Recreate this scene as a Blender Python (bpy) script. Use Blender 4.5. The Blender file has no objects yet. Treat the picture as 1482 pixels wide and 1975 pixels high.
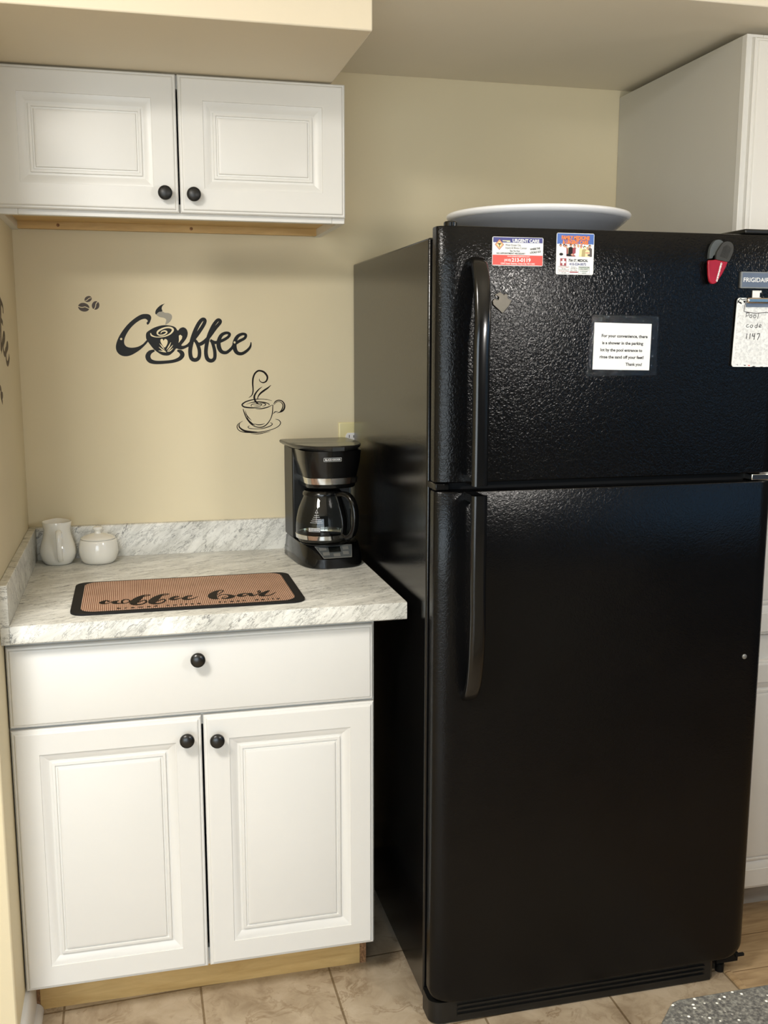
import bpy, bmesh, math, random
from mathutils import Vector, Matrix
random.seed(4)
scene = bpy.context.scene
COL = scene.collection
PI = math.pi

# ------------------------------------------------------------------ materials
def lin(r, g, b):
    f = lambda c: (c/255/12.92) if c <= 10 else ((c/255+.055)/1.055)**2.4
    return (f(r), f(g), f(b), 1)

class NT:
    def __init__(s, name):
        s.m = bpy.data.materials.new(name); s.m.use_nodes = True
        s.t = s.m.node_tree; s.n = s.t.nodes; s.n.clear()
        s.out = s.new('ShaderNodeOutputMaterial')
    def new(s, ty, **kw):
        n = s.n.new(ty)
        for k, v in kw.items(): setattr(n, k, v)
        return n
    def ln(s, a, b): s.t.links.new(a, b)
    def coords(s, scale=(1, 1, 1), rot=(0, 0, 0), loc=(0, 0, 0)):
        tc = s.new('ShaderNodeTexCoord'); mp = s.new('ShaderNodeMapping')
        mp.inputs['Scale'].default_value = scale; mp.inputs['Rotation'].default_value = rot; mp.inputs['Location'].default_value = loc
        s.ln(tc.outputs['Object'], mp.inputs['Vector']); return mp.outputs['Vector']
    def diag(s, rot, scale):
        tc = s.new('ShaderNodeTexCoord'); m1 = s.new('ShaderNodeMapping'); m2 = s.new('ShaderNodeMapping')
        m1.inputs['Rotation'].default_value = rot; m2.inputs['Scale'].default_value = scale
        s.ln(tc.outputs['Object'], m1.inputs['Vector']); s.ln(m1.outputs[0], m2.inputs['Vector']); return m2.outputs['Vector']
    def noise(s, vec, scale, detail=3, rough=.5, dist=0):
        n = s.new('ShaderNodeTexNoise'); n.inputs['Scale'].default_value = scale; n.inputs['Detail'].default_value = detail
        n.inputs['Roughness'].default_value = rough; n.inputs['Distortion'].default_value = dist
        s.ln(vec, n.inputs['Vector']); return n.outputs['Fac']
    def ramp(s, fac, stops):
        r = s.new('ShaderNodeValToRGB'); e = r.color_ramp.elements
        while len(e) < len(stops): e.new(.5)
        for el, (p, c) in zip(e, stops): el.position = p; el.color = c
        s.ln(fac, r.inputs['Fac']); return r.outputs['Color']
    def mix(s, fac, a, b, mode='MIX'):
        n = s.new('ShaderNodeMix', data_type='RGBA', blend_type=mode)
        for i, v in ((0, fac), (6, a), (7, b)):
            if hasattr(v, 'links'): s.ln(v, n.inputs[i])
            else: n.inputs[i].default_value = v
        return n.outputs[2]
    def bsdf(s, color, rough=.5, metal=0, spec=.5, coat=0):
        b = s.new('ShaderNodeBsdfPrincipled')
        if hasattr(color, 'links'): s.ln(color, b.inputs['Base Color'])
        else: b.inputs['Base Color'].default_value = color
        if hasattr(rough, 'links'): s.ln(rough, b.inputs['Roughness'])
        else: b.inputs['Roughness'].default_value = rough
        b.inputs['Metallic'].default_value = metal
        b.inputs['Specular IOR Level'].default_value = spec
        b.inputs['Coat Weight'].default_value = coat
        s.ln(b.outputs[0], s.out.inputs[0]); s.b = b; return b
    def bump(s, h, strength=.3, dist=.001):
        n = s.new('ShaderNodeBump'); n.inputs['Strength'].default_value = strength; n.inputs['Distance'].default_value = dist
        s.ln(h, n.inputs['Height']); s.ln(n.outputs[0], s.b.inputs['Normal'])

def plain(name, c, rough=.5, metal=0, spec=.5, var=.04, scale=30, bump=0, bscale=200, coat=0):
    t = NT(name); v = t.coords()
    f = t.noise(v, scale, 4)
    d = tuple(x*(1-var) for x in c[:3])+(1,); u = tuple(min(1, x*(1+var)) for x in c[:3])+(1,)
    t.bsdf(t.ramp(f, [(.3, d), (.7, u)]), rough, metal, spec, coat)
    if bump: t.bump(t.noise(v, bscale, 2), bump, .001)
    return t.m

def marble(name, ang, stretch):
    """white laminate with broken grey veins running along one diagonal"""
    t = NT(name); v = t.diag(ang, stretch)
    n2 = t.noise(v, 4, 5, .6)
    base = t.ramp(n2, [(.3, lin(207, 206, 199)), (.52, lin(230, 229, 222)), (.8, lin(238, 238, 232))])
    W_ = (1, 1, 1, 1)
    def veins(scale, detail, dist, lo, hi, dark):
        n = t.noise(v, scale, detail, .68, dist)
        return t.ramp(n, [(lo-.014, W_), (lo, dark), (hi, dark), (hi+.02, W_)])
    v1 = veins(9, 10, .35, .490, .496, (.09, .09, .088, 1)); v2 = veins(16, 10, .4, .545, .549, (.28, .275, .27, 1)); v3 = veins(26, 8, .3, .440, .446, (.42, .41, .40, 1))
    base = t.mix(.7, base, t.ramp(t.noise(v, 6, 6, .6, .3), [(.40, W_), (.47, (.80, .80, .79, 1)), (.50, (.76, .76, .745, 1)), (.58, W_)]), 'MULTIPLY')
    m1 = t.ramp(t.noise(v, 9, 4, .6), [(.42, (0, 0, 0, 1)), (.62, (.9, .9, .9, 1))])
    m2 = t.ramp(t.noise(v, 15, 4, .6), [(.36, (0, 0, 0, 1)), (.60, (.7, .7, .7, 1))])
    c = t.mix(m1, base, v1, 'MULTIPLY'); c = t.mix(m2, c, v2, 'MULTIPLY'); c = t.mix(.45, c, v3, 'MULTIPLY')
    t.bsdf(c, .32, 0, .45)
    return t.m

def fridge_mat(name, bs, dist=.0012, scale=230, rough=.26, spec=.24):
    t = NT(name); v = t.coords()
    t.bsdf(plainramp(t, v), rough, 0, spec)
    h = t.ramp(t.noise(v, scale, 2, .45, 1.2), [(.35, (0, 0, 0, 1)), (.62, (1, 1, 1, 1))])
    t.bump(h, bs, dist); return t.m
def plainramp(t, v):
    return t.ramp(t.noise(v, 8, 3), [(.3, (.0026, .0026, .0028, 1)), (.7, (.0036, .0035, .0036, 1))])

M = {}
def paint(name, c, r=.75):
    t = NT(name); v = t.coords()
    d = tuple(x*.975 for x in c[:3])+(1,)
    t.bsdf(t.ramp(t.noise(v, 3, 3), [(.35, d), (.65, c)]), r, 0, .3)
    t.bump(t.noise(v, 160, 3), .12, .0006); return t.m
M['wall'] = paint('tan_wall_paint', lin(218, 206, 175))
M['ceiling'] = paint('cream_ceiling_paint', lin(234, 226, 208))
M['soffit'] = paint('cream_soffit_paint', lin(224, 213, 190))
M['slate'] = paint('slate_reflection_wall', lin(52, 60, 74))  # invented dark colour for unseen walls, keeps the fridge reflections dark
M['cab'] = plain('white_thermofoil', lin(221, 220, 216), .36, 0, .5, .012, 6, .03, 500)
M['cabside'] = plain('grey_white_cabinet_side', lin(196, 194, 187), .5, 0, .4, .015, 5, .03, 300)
M['knob'] = plain('black_knob_metal', lin(18, 17, 16), .28, .0, .6, .1)
M['knob_matte'] = plain('matte_black_knob_metal', lin(26, 26, 25), .42, .0, .5, .1)
def wood(name, a, b, scale=(1, 1, 1), rough=.45):
    t = NT(name); v = t.coords(scale=scale)
    n = t.noise(v, 6, 6, .6, .6)
    t.bsdf(t.ramp(n, [(.3, a), (.7, b)]), rough, 0, .4)
    t.bump(n, .08, .001); return t.m
M['maple'] = wood('maple_plywood', lin(190, 155, 98), lin(214, 182, 124), (1.2, 9, 9))
M['particle'] = plain('particle_board', lin(140, 105, 75), .9, 0, .2, .45, 260)
M['marble_top'] = marble('marble_laminate_top', (0, 0, -.40), (.8, 2.9, 1))
M['marble_edge'] = marble('marble_laminate_edge', (0, .75, 0), (.85, 1, 2.6))
M['marble_side'] = marble('marble_laminate_side', (.8, 0, 0), (1, .9, 2.5))
M['fridge_door'] = fridge_mat('pebbled_black_enamel', .175, .0016, 165, .2)
M['fridge_low'] = fridge_mat('pebbled_black_enamel_lower', .14, .0012, 165, .22)
M['fridge_side'] = fridge_mat('black_enamel_side', .10, .0006, 320, .13, .5)
M['black_gloss'] = plain('gloss_black_plastic', lin(12, 12, 12), .16, 0, .5, .1)
M['black_satin'] = plain('satin_black_plastic', lin(15, 15, 14), .38, 0, .5, .1)
M['black_matte'] = plain('matte_black_plastic', lin(10, 10, 10), .7, 0, .3, .1)
M['lid_top'] = plain('brushed_grey_black_lid', lin(40, 39, 36), .22, 0, .6, .1, 60)
M['chrome'] = plain('chrome', (.78, .78, .76, 1), .1, 1, .5, .02)
M['silver'] = plain('silver_plastic', lin(150, 150, 146), .35, .6, .5, .04)
M['badge'] = plain('grey_badge_metal', lin(112, 122, 138), .32, .35, .5, .05)
M['ceramic'] = plain('white_glazed_ceramic', lin(238, 236, 228), .1, 0, .55, .01, 8, coat=.4)
M['plate_shaded'] = plain('shaded_glossy_melamine', lin(128, 131, 137), .16, 0, .5, .03, 8)  # shade under the platter painted in as a grey base colour
M['plate'] = plain('white_melamine', lin(236, 237, 240), .22, 0, .5, .01, 8)
M['vinyl'] = plain('black_vinyl', lin(17, 17, 15), .5, 0, .25, .06)
M['vinyl_brown'] = plain('dark_brown_vinyl', lin(20, 9, 4), .6, 0, .2, .08)
M['vinyl_faint'] = plain('faded_brown_vinyl', lin(74, 58, 38), .55, 0, .4, .08)
M['vinyl_bean'] = plain('bean_brown_vinyl', lin(72, 60, 50), .5, 0, .4, .22, 250)
M['vinyl_pale'] = plain('pale_vinyl', lin(226, 212, 174), .5, 0, .4, .02)
M['vinyl_glare'] = plain('glare_grey_vinyl', lin(146, 140, 124), .4, 0, .5, .05)  # grey stands for glare on the black steam decal
M['paper'] = plain('white_paper', lin(238, 240, 240), .6, 0, .3, .012, 40)
M['print_black'] = plain('black_ink', lin(22, 22, 24), .6, 0, .3, .05)
M['print_grey'] = plain('grey_ink', lin(96, 92, 92), .6, 0, .3, .05)
M['print_navy'] = plain('navy_ink', lin(48, 52, 128), .4, 0, .4, .06)
M['print_red'] = plain('red_ink', lin(222, 68, 56), .4, 0, .4, .04)
M['print_darkred'] = plain('dark_red_ink', lin(150, 50, 62), .4, 0, .4, .04)
M['print_orange'] = plain('orange_ink', lin(240, 132, 62), .4, 0, .4, .04)
M['print_blue'] = plain('blue_ink', lin(62, 104, 182), .4, 0, .4, .08)
M['print_green'] = plain('pale_green_ink', lin(196, 208, 200), .4, 0, .4, .04)
M['print_teal'] = plain('dark_green_ink', lin(30, 96, 84), .4, 0, .4, .04)
M['print_tan'] = plain('tan_ink', lin(176, 160, 110), .4, 0, .4, .1)
M['print_skin'] = plain('rose_ink', lin(205, 150, 125), .4, 0, .4, .1)
M['print_yellow'] = plain('pale_yellow_ink', lin(236, 222, 170), .4, 0, .4, .05)
M['magnet_steel'] = plain('brushed_gunmetal', lin(88, 84, 76), .4, .6, .5, .12, 40)
M['clip_red'] = plain('translucent_red_plastic', lin(158, 22, 40), .25, 0, .5, .12, 60)
M['clip_black'] = plain('ribbed_black_rubber', lin(44, 44, 42), .5, 0, .5, .1)
M['clip_grey'] = plain('grey_plastic', lin(78, 82, 82), .35, 0, .5, .08)
M['hook'] = plain('white_hook_plastic', lin(236, 236, 236), .35, 0, .5, .01)
M['steel'] = plain('clip_steel', lin(190, 178, 168), .22, 1, .5, .05)
M['toe_grey'] = wood('grey_laminate', lin(165, 160, 150), lin(196, 192, 184), (1, 6, 6))
M['base_white'] = plain('white_trim_paint', lin(222, 222, 222), .4, 0, .4, .01)
M['outlet'] = plain('ivory_outlet_plastic', lin(222, 212, 160), .35, 0, .5, .01)
M['led'] = plain('dark_display', lin(16, 18, 16), .15, 0, .5, .1)

# pebbled paper with embossed pattern for the clipboard sheet
t = NT('embossed_white_sheet'); v = t.coords()
f = t.noise(v, 170, 3, .6, .8)
t.bsdf(t.ramp(f, [(.35, lin(205, 208, 210)), (.6, lin(238, 240, 240))]), .5); t.bump(f, .2, .0005); M['sheet'] = t.m

# woven mat
t = NT('ribbed_tan_weave'); v = t.coords()
wv = t.new('ShaderNodeTexWave', wave_type='BANDS', bands_direction='X'); wv.inputs['Scale'].default_value = 2*PI/.0041/20*1.0
wv.inputs['Distortion'].default_value = .15
t.ln(v, wv.inputs['Vector'])
stripe = t.ramp(wv.outputs['Fac'], [(.15, lin(134, 94, 74)), (.5, lin(180, 142, 116)), (.85, lin(214, 182, 160))])
cl = t.ramp(t.noise(v, 14, 4), [(.3, (.78, .76, .72, 1)), (.7, (1, 1, 1, 1))])
t.bsdf(t.mix(.8, stripe, cl, 'MULTIPLY'), .8, 0, .2); t.bump(wv.outputs['Fac'], .3, .0008); M['weave'] = t.m
M['mat_black'] = plain('black_rubber_mat', lin(20, 18, 18), .7, 0, .3, .1, 200)

# tile floor (travertine look ceramic, grout lines)
t = NT('travertine_tile')
tc = t.new('ShaderNodeTexCoord'); sp = t.new('ShaderNodeSeparateXYZ'); t.ln(tc.outputs['Object'], sp.inputs[0])
def mth(op, a, b):
    n = t.new('ShaderNodeMath', operation=op)
    for i, q in enumerate((a, b)):
        if hasattr(q, 'links'): t.ln(q, n.inputs[i])
        else: n.inputs[i].default_value = q
    return n.outputs[0]
xx = mth('ADD', sp.outputs[0], 3-.0705); yy = mth('ADD', mth('SUBTRACT', sp.outputs[1], mth('MULTIPLY', sp.outputs[0], .05)), .552+2.9)
cb = t.new('ShaderNodeCombineXYZ'); t.ln(xx, cb.inputs[0]); t.ln(yy, cb.inputs[1])
bk = t.new('ShaderNodeTexBrick', offset=0, squash=1)
for k_, v_ in (('Scale', 1), ('Brick Width', .3), ('Row Height', .29), ('Mortar Size', .0028), ('Mortar Smooth', .3), ('Bias', 0)): bk.inputs[k_].default_value = v_
t.ln(cb.outputs[0], bk.inputs['Vector'])
bk.inputs['Color1'].default_value = (1, 1, 1, 1); bk.inputs['Color2'].default_value = (.9, .89, .88, 1); bk.inputs['Mortar'].default_value = (.45, .40, .33, 1)
v = t.coords()
n1 = t.noise(v, 11, 7, .62, .7); n2 = t.noise(v, 17, 7, .66, 1.1)
cc = t.ramp(n1, [(.28, lin(150, 133, 111)), (.5, lin(180, 164, 141)), (.72, lin(197, 183, 162))])
cr = t.ramp(n2, [(.37, (1, 1, 1, 1)), (.435, (.52, .44, .35, 1)), (.475, (1, 1, 1, 1))])
c = t.mix(t.ramp(t.noise(v, 8, 3), [(.4, (.1, .1, .1, 1)), (.62, (.75, .75, .75, 1))]), cc, cr, 'MULTIPLY'); c = t.mix(1.0, c, bk.outputs['Color'], 'MULTIPLY')
t.bsdf(c, .38, 0, .4)
hh = t.new('ShaderNodeMath', operation='SUBTRACT'); hh.inputs[0].default_value = 1; t.ln(bk.outputs['Fac'], hh.inputs[1])
t.bump(hh.outputs[0], .5, .002); M['tile'] = t.m

# oak plank floor
t = NT('oak_plank'); v = t.coords(scale=(1.4, 12, 1)); v0 = t.coords()
n = t.noise(v, 5, 7, .6, .5)
bk = t.new('ShaderNodeTexBrick', offset=.4)
for k_, v_ in (('Scale', 1), ('Brick Width', 1.2), ('Row Height', .13), ('Mortar Size', .0015), ('Mortar Smooth', .1)): bk.inputs[k_].default_value = v_
bk.inputs['Color1'].default_value = (1, 1, 1, 1); bk.inputs['Color2'].default_value = (.86, .85, .83, 1); bk.inputs['Mortar'].default_value = (.4, .34, .28, 1)
t.ln(v0, bk.inputs['Vector'])
t.bsdf(t.mix(1.0, t.ramp(n, [(.3, lin(150, 124, 92)), (.55, lin(182, 156, 120)), (.8, lin(196, 172, 138))]), bk.outputs['Color'], 'MULTIPLY'), .42); M['oak'] = t.m

# speckled granite-look counter
t = NT('speckled_grey_stone'); v = t.coords()
c = t.ramp(t.noise(v, 300, 4, .7), [(.30, lin(38, 38, 40)), (.45, lin(66, 66, 65)), (.56, lin(90, 90, 86)), (.70, lin(122, 122, 116))])
vo = t.new('ShaderNodeTexVoronoi'); vo.inputs['Scale'].default_value = 190; t.ln(v, vo.inputs['Vector'])
sp_ = t.ramp(vo.outputs['Distance'], [(.14, (1, 1, 1, 1)), (.30, (0, 0, 0, 1))])
wn = t.new('ShaderNodeSeparateColor'); t.ln(vo.outputs['Color'], wn.inputs[0])
pick = t.ramp(wn.outputs[0], [(.62, (0, 0, 0, 1)), (.70, (1, 1, 1, 1))])
t.bsdf(t.mix(t.mix(1.0, sp_, pick, 'MULTIPLY'), c, lin(226, 226, 216)), .4, 0, .35); M['stone'] = t.m
M['stone_edge'] = plain('dark_stone_edge', lin(44, 42, 46), .4, 0, .4, .3, 300)

# thin clear glass / clear tape
def clear(name, tint, gloss, rough=.03, bumps=0):
    t = NT(name)
    tr = t.new('ShaderNodeBsdfTransparent'); tr.inputs[0].default_value = tint
    gl = t.new('ShaderNodeBsdfGlossy'); gl.inputs['Roughness'].default_value = rough
    fr = t.new('ShaderNodeFresnel'); fr.inputs['IOR'].default_value = gloss
    mx = t.new('ShaderNodeMixShader'); 
    ge = t.new('ShaderNodeNewGeometry'); inv = t.new('ShaderNodeMath', operation='SUBTRACT'); inv.inputs[0].default_value = 1; t.ln(ge.outputs['Backfacing'], inv.inputs[1])
    mu = t.new('ShaderNodeMath', operation='MULTIPLY'); t.ln(fr.outputs[0], mu.inputs[0]); t.ln(inv.outputs[0], mu.inputs[1])
    t.ln(mu.outputs[0], mx.inputs[0]); t.ln(tr.outputs[0], mx.inputs[1]); t.ln(gl.outputs[0], mx.inputs[2])
    t.ln(mx.outputs[0], t.out.inputs[0])
    if bumps:
        b = t.new('ShaderNodeBump'); b.inputs['Strength'].default_value = bumps; b.inputs['Distance'].default_value = .001
        t.ln(t.noise(t.coords(), 260, 2, .5, 1.2), b.inputs['Height']); t.ln(b.outputs[0], gl.inputs['Normal']); t.ln(b.outputs[0], fr.inputs['Normal'])
    return t.m
M['glass'] = clear('carafe_glass', (.86, .87, .85, 1), 1.6)
M['tape'] = clear('clear_tape', (1, 1, 1, 1), 1.5, .1, .6)
M['pane'] = clear('window_glass', (.95, .97, .97, 1), 1.45)

# ------------------------------------------------------------------ mesh helpers
class MB:
    def __init__(s): s.v = []; s.f = []; s.mi = []; s.cur = 0
    def add(s, vs, fs):
        o = len(s.v); s.v += [tuple(p) for p in vs]
        for f in fs: s.f.append([i+o for i in f]); s.mi.append(s.cur)
        return s
    def mat(s, i): s.cur = i; return s
    def box(s, x0, x1, y0, y1, z0, z1):
        return s.add([(x, y, z) for z in (z0, z1) for y in (y0, y1) for x in (x0, x1)],
                     [(0, 2, 3, 1), (4, 5, 7, 6), (0, 1, 5, 4), (2, 6, 7, 3), (0, 4, 6, 2), (1, 3, 7, 5)])
    def loft(s, rings, cap=(True, True), closed=True):
        n = len(rings[0]); vs = [p for r in rings for p in r]; fs = []
        for k in range(len(rings)-1):
            for i in range(n if closed else n-1):
                j = (i+1) % n; fs.append((k*n+i, k*n+j, (k+1)*n+j, (k+1)*n+i))
        if cap[0]: fs.append(tuple(range(n))[::-1])
        if cap[1]: fs.append(tuple((len(rings)-1)*n+i for i in range(n)))
        return s.add(vs, fs)
    def lathe(s, prof, c=(0, 0, 0), axis='z', n=40, sx=1, sy=1, cap=(True, True)):
        rings = []
        for r, h in prof:
            ring = []
            for i in range(n):
                a = 2*PI*i/n; p, q = r*math.cos(a)*sx, r*math.sin(a)*sy
                ring.append((c[0]+p, c[1]+q, c[2]+h) if axis == 'z' else (c[0]+p, c[1]-h, c[2]+q) if axis == 'y' else (c[0]+h, c[1]+p, c[2]+q))
            rings.append(ring)
        return s.loft(rings, cap)
    def tube(s, path, rx, ry=None, n=16, up=(1, 0, 0), power=2):
        """sweep an elliptical section (rx along 'up', ry across) along the path"""
        ry = rx if ry is None else ry; rings = []; P = [Vector(p) for p in path]; U = Vector(up)
        for i, p in enumerate(P):
            d = (P[min(i+1, len(P)-1)]-P[max(i-1, 0)]).normalized()
            u = (U-d*U.dot(d)).normalized(); w = d.cross(u)
            a = rx[i] if hasattr(rx, '__len__') else rx; b = ry[i] if hasattr(ry, '__len__') else ry
            ring = []
            for k in range(n):
                t_ = 2*PI*k/n; c_, s_ = math.cos(t_), math.sin(t_); e = 2/power
                ring.append(p+u*a*math.copysign(abs(c_)**e, c_)+w*b*math.copysign(abs(s_)**e, s_))
            rings.append(ring)
        return s.loft(rings)
    def panel(s, x0, x1, z0, z1, yf, th, prof):
        """a slab facing -Y whose front follows nested rectangles: prof = [(inset, depth)]"""
        R_ = [(0, th)]+prof
        return s.loft([[(x0+i, yf+d, z0+i), (x1-i, yf+d, z0+i), (x1-i, yf+d, z1-i), (x0+i, yf+d, z1-i)] for i, d in R_])
    def prism(s, pts, a, b, plane='y'):
        """a 2-D outline given thickness from a to b along 'plane'"""
        f = {'y': lambda p, h: (p[0], h, p[1]), 'z': lambda p, h: (p[0], p[1], h), 'x': lambda p, h: (h, p[0], p[1])}[plane]
        return s.loft([[f(p, a) for p in pts], [f(p, b) for p in pts]])
    def build(s, name, mat, parent=None, smooth=38, bevel=0, seg=2):
        me = bpy.data.meshes.new(name); me.from_pydata(s.v, [], s.f)
        bm = bmesh.new(); bm.from_mesh(me); bmesh.ops.recalc_face_normals(bm, faces=bm.faces)
        big = [f for f in bm.faces if len(f.verts) > 4]
        for f_, i in zip(bm.faces, s.mi): f_.material_index = i
        if big: bmesh.ops.triangulate(bm, faces=big)
        bm.to_mesh(me); bm.free()
        for m_ in (mat if isinstance(mat, (list, tuple)) else [mat]): me.materials.append(M[m_])
        me.polygons.foreach_set('use_smooth', [True]*len(me.polygons)); me.set_sharp_from_angle(angle=math.radians(smooth))
        o = bpy.data.objects.new(name, me); COL.objects.link(o)
        if parent: attach(o, parent)
        if bevel:
            b = o.modifiers.new('Bevel', 'BEVEL'); b.width = bevel; b.segments = seg; b.limit_method = 'ANGLE'; b.angle_limit = math.radians(40)
        return o

LOCAL = set()                      # things whose parts are modelled in the thing's own axes
def attach(o, parent):
    o.parent = parent
    r = parent
    while r.parent: r = r.parent
    if parent is r and r.name not in LOCAL and r.type == 'EMPTY': o.matrix_parent_inverse = Matrix.Translation(r.location).inverted()
def thing(name, label, cat, loc, rotz=0, group=None, local=False):
    o = bpy.data.objects.new(name, None); COL.objects.link(o); o.empty_display_size = .05
    o.location = loc; o.rotation_euler = (0, 0, rotz)
    if local: LOCAL.add(o.name)
    return tag(o, label, cat, group)
def tag(o, label, cat, group=None):
    o['label'] = label; o['category'] = cat
    if group: o['group'] = group
    return o
def struct(name, mb, mat, **kw):
    o = mb.build(name, mat, **kw); o['kind'] = 'structure'; return o

def spline(pts, n=7):
    P = [Vector(p) for p in pts]; out = []
    for i in range(len(P)-1):
        a, b, c, d = P[max(i-1, 0)], P[i], P[i+1], P[min(i+2, len(P)-1)]
        for k in range(n):
            t_ = k/n
            out.append(.5*((2*b)+(c-a)*t_+(2*a-5*b+4*c-d)*t_*t_+(3*b-a-3*c+d)*t_**3))
    return out+[P[-1]]
def ribbon(pts, w, n=7):
    """flat pen stroke: returns quads in 2-D"""
    c = spline(pts, n) if len(pts) > 2 else [Vector(pts[0]).lerp(Vector(pts[1]), i/4) for i in range(5)]
    W_ = [v_.x for v_ in spline([(x, 0) for x in w], n)] if len(pts) > 2 else [w[0]+(w[1]-w[0])*i/4 for i in range(5)]
    L, R_ = [], []
    for i, p in enumerate(c):
        d = (c[min(i+1, len(c)-1)]-c[max(i-1, 0)])
        d = d.normalized() if d.length > 1e-9 else Vector((1, 0)); nrm = Vector((-d.y, d.x)); h = max(W_[i], .0003)/2
        L.append(p+nrm*h); R_.append(p-nrm*h)
    return L, R_
def ink(mb, items, lift):
    """draw fills and strokes; lift(a, b, k) places 2-D points on the carrying surface, k = 0 underside, 1 top face"""
    z = 0
    for it in items:
        z += .00002
        if it[0] == 'fill':
            pts = [tuple(p) for p in spline(it[1]+[it[1][0]], 4)[:-1]] if len(it[1]) > 7 else it[1]
            mb.loft([[lift(p[0], p[1], 0) for p in pts], [lift(p[0], p[1], 1+z*5000) for p in pts]], cap=(False, True))
        else:
            L, R_ = ribbon(it[1], it[2])
            for i in range(len(L)-1):
                q = [L[i], L[i+1], R_[i+1], R_[i]]
                mb.add([lift(p[0], p[1], 1+z*5000+(i+(j_ > 1 and j_ < 4)*0)*.012) for j_, p in enumerate(q)], [(0, 1, 2, 3)])
            n = len(L); side = [lift(p[0], p[1], 0) for p in L]+[lift(p[0], p[1], 1+z*5000) for p in L]
            mb.add(side, [(i, i+1, n+i+1, n+i) for i in range(n-1)])
            side = [lift(p[0], p[1], 0) for p in R_]+[lift(p[0], p[1], 1+z*5000) for p in R_]
            mb.add(side, [(i, i+1, n+i+1, n+i) for i in range(n-1)])
    return mb
def on_back_wall(h=.0002, y=0): return lambda a, b, k: (a, y-.00005-h*k, b)
def on_left_wall(h=.0002): return lambda a, b, k: (.00005+h*k, a, b)

def text(mb, body, size, place, align='CENTER', width=None, bold=0, spacing=1, shear=0):
    """outline text from the built-in font; place(tx, ty) puts it on its surface"""
    cu = bpy.data.curves.new('lettering_curve', 'FONT'); cu.body = body; cu.size = size; cu.align_x = align; cu.offset = bold*size
    cu.space_character = spacing; cu.resolution_u = 4; cu.shear = shear
    ob = bpy.data.objects.new('lettering_curve', cu); COL.objects.link(ob)
    bpy.context.view_layer.update()
    me = bpy.data.meshes.new_from_object(ob)
    xs = [v_.co.x for v_ in me.vertices]
    if xs:
        k = 1 if not width else width/(max(xs)-min(xs))
        mb.add([place(v_.co.x*k, v_.co.y) for v_ in me.vertices], [tuple(p.vertices) for p in me.polygons])
    bpy.data.objects.remove(ob); bpy.data.curves.remove(cu); bpy.data.meshes.remove(me)
    return mb
def rect(mb, x0, x1, z0, z1, y): return mb.add([(x0, y, z0), (x1, y, z0), (x1, y, z1), (x0, y, z1)], [(0, 1, 2, 3)])
def rrect(x0, x1, z0, z1, r, n=5):
    pts = []
    for cx, cz, a0 in ((x1-r, z1-r, 0), (x0+r, z1-r, PI/2), (x0+r, z0+r, PI), (x1-r, z0+r, 1.5*PI)):
        pts += [(cx+r*math.cos(a0+PI/2*i/n), cz+r*math.sin(a0+PI/2*i/n)) for i in range(n+1)]
    return pts

# ------------------------------------------------------------------ outlines of decals and lettering, in metres on their own surface
COFFEE_C = [
    ('fill',[(0.314,1.509),(0.3181,1.5106),(0.3224,1.5182),(0.3248,1.5272),(0.321,1.534),(0.311,1.5359),(0.2978,1.5333),(0.2798,1.5218),(0.2616,1.5047),(0.2444,1.481),(0.2353,1.4594),(0.2354,1.4441),(0.2433,1.4334),(0.2561,1.4293),(0.2713,1.4321),(0.2893,1.4423),(0.3024,1.4531),(0.3142,1.4659),(0.3116,1.4702),(0.3021,1.4607),(0.2898,1.4538),(0.2751,1.451),(0.2626,1.453),(0.2563,1.4594),(0.2557,1.4696),(0.2607,1.4828),(0.2714,1.4989),(0.2844,1.5117),(0.2978,1.5206),(0.308,1.5237),(0.3135,1.5217),(0.3158,1.5177),(0.3127,1.5136)]),
]
COFFEE_WORD = [
    ('line',[(0.403,1.4505),(0.4175,1.459),(0.4335,1.4772),(0.4523,1.5031),(0.46,1.5178),(0.4576,1.5237),(0.4508,1.5211),(0.4416,1.5087),(0.4312,1.4867),(0.4241,1.4642),(0.42,1.4414),(0.4229,1.4238),(0.4331,1.4196),(0.4419,1.4263),(0.4437,1.444),(0.4382,1.4622),(0.4323,1.4705)],[0.00409,0.00766,0.00919,0.00919,0.00868,0.00817,0.00919,0.0097,0.01021,0.01073,0.01021,0.01021,0.0097,0.00919,0.00919,0.00868,0.00766]),
    ('line',[(0.4323,1.4705),(0.4421,1.4601),(0.4539,1.4643),(0.4685,1.4778),(0.486,1.5007),(0.4987,1.5155),(0.4975,1.5214),(0.4912,1.5206),(0.481,1.5076),(0.47,1.4851),(0.4634,1.4622),(0.4602,1.4388),(0.4636,1.4226),(0.4734,1.4174),(0.4822,1.4244),(0.4827,1.444),(0.4773,1.4648),(0.4722,1.4705)],[0.00511,0.00868,0.00919,0.00868,0.00868,0.00817,0.00817,0.00817,0.00868,0.00919,0.0097,0.0097,0.01021,0.0097,0.00868,0.00868,0.00817,0.00664]),
    ('line',[(0.4722,1.4705),(0.4851,1.4643),(0.5035,1.4696),(0.5184,1.4784),(0.5223,1.4863),(0.514,1.4891),(0.5018,1.4836),(0.4944,1.4695),(0.494,1.4531),(0.5007,1.4409),(0.5133,1.4388),(0.5261,1.4487),(0.5316,1.4571)],[0.00664,0.00817,0.00766,0.00715,0.00715,0.00715,0.00868,0.01021,0.01124,0.0097,0.00817,0.00715,0.00613]),
    ('line',[(0.5316,1.4571),(0.5455,1.467),(0.561,1.4754),(0.5644,1.4838),(0.556,1.4864),(0.5437,1.4806),(0.5361,1.4675),(0.5346,1.4518),(0.5402,1.4387),(0.5528,1.4356),(0.5667,1.4434),(0.5757,1.4539),(0.5778,1.4655)],[0.00613,0.00766,0.00715,0.00715,0.00715,0.00868,0.01021,0.01124,0.0097,0.00817,0.00715,0.00562,0.00204]),
]
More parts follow.
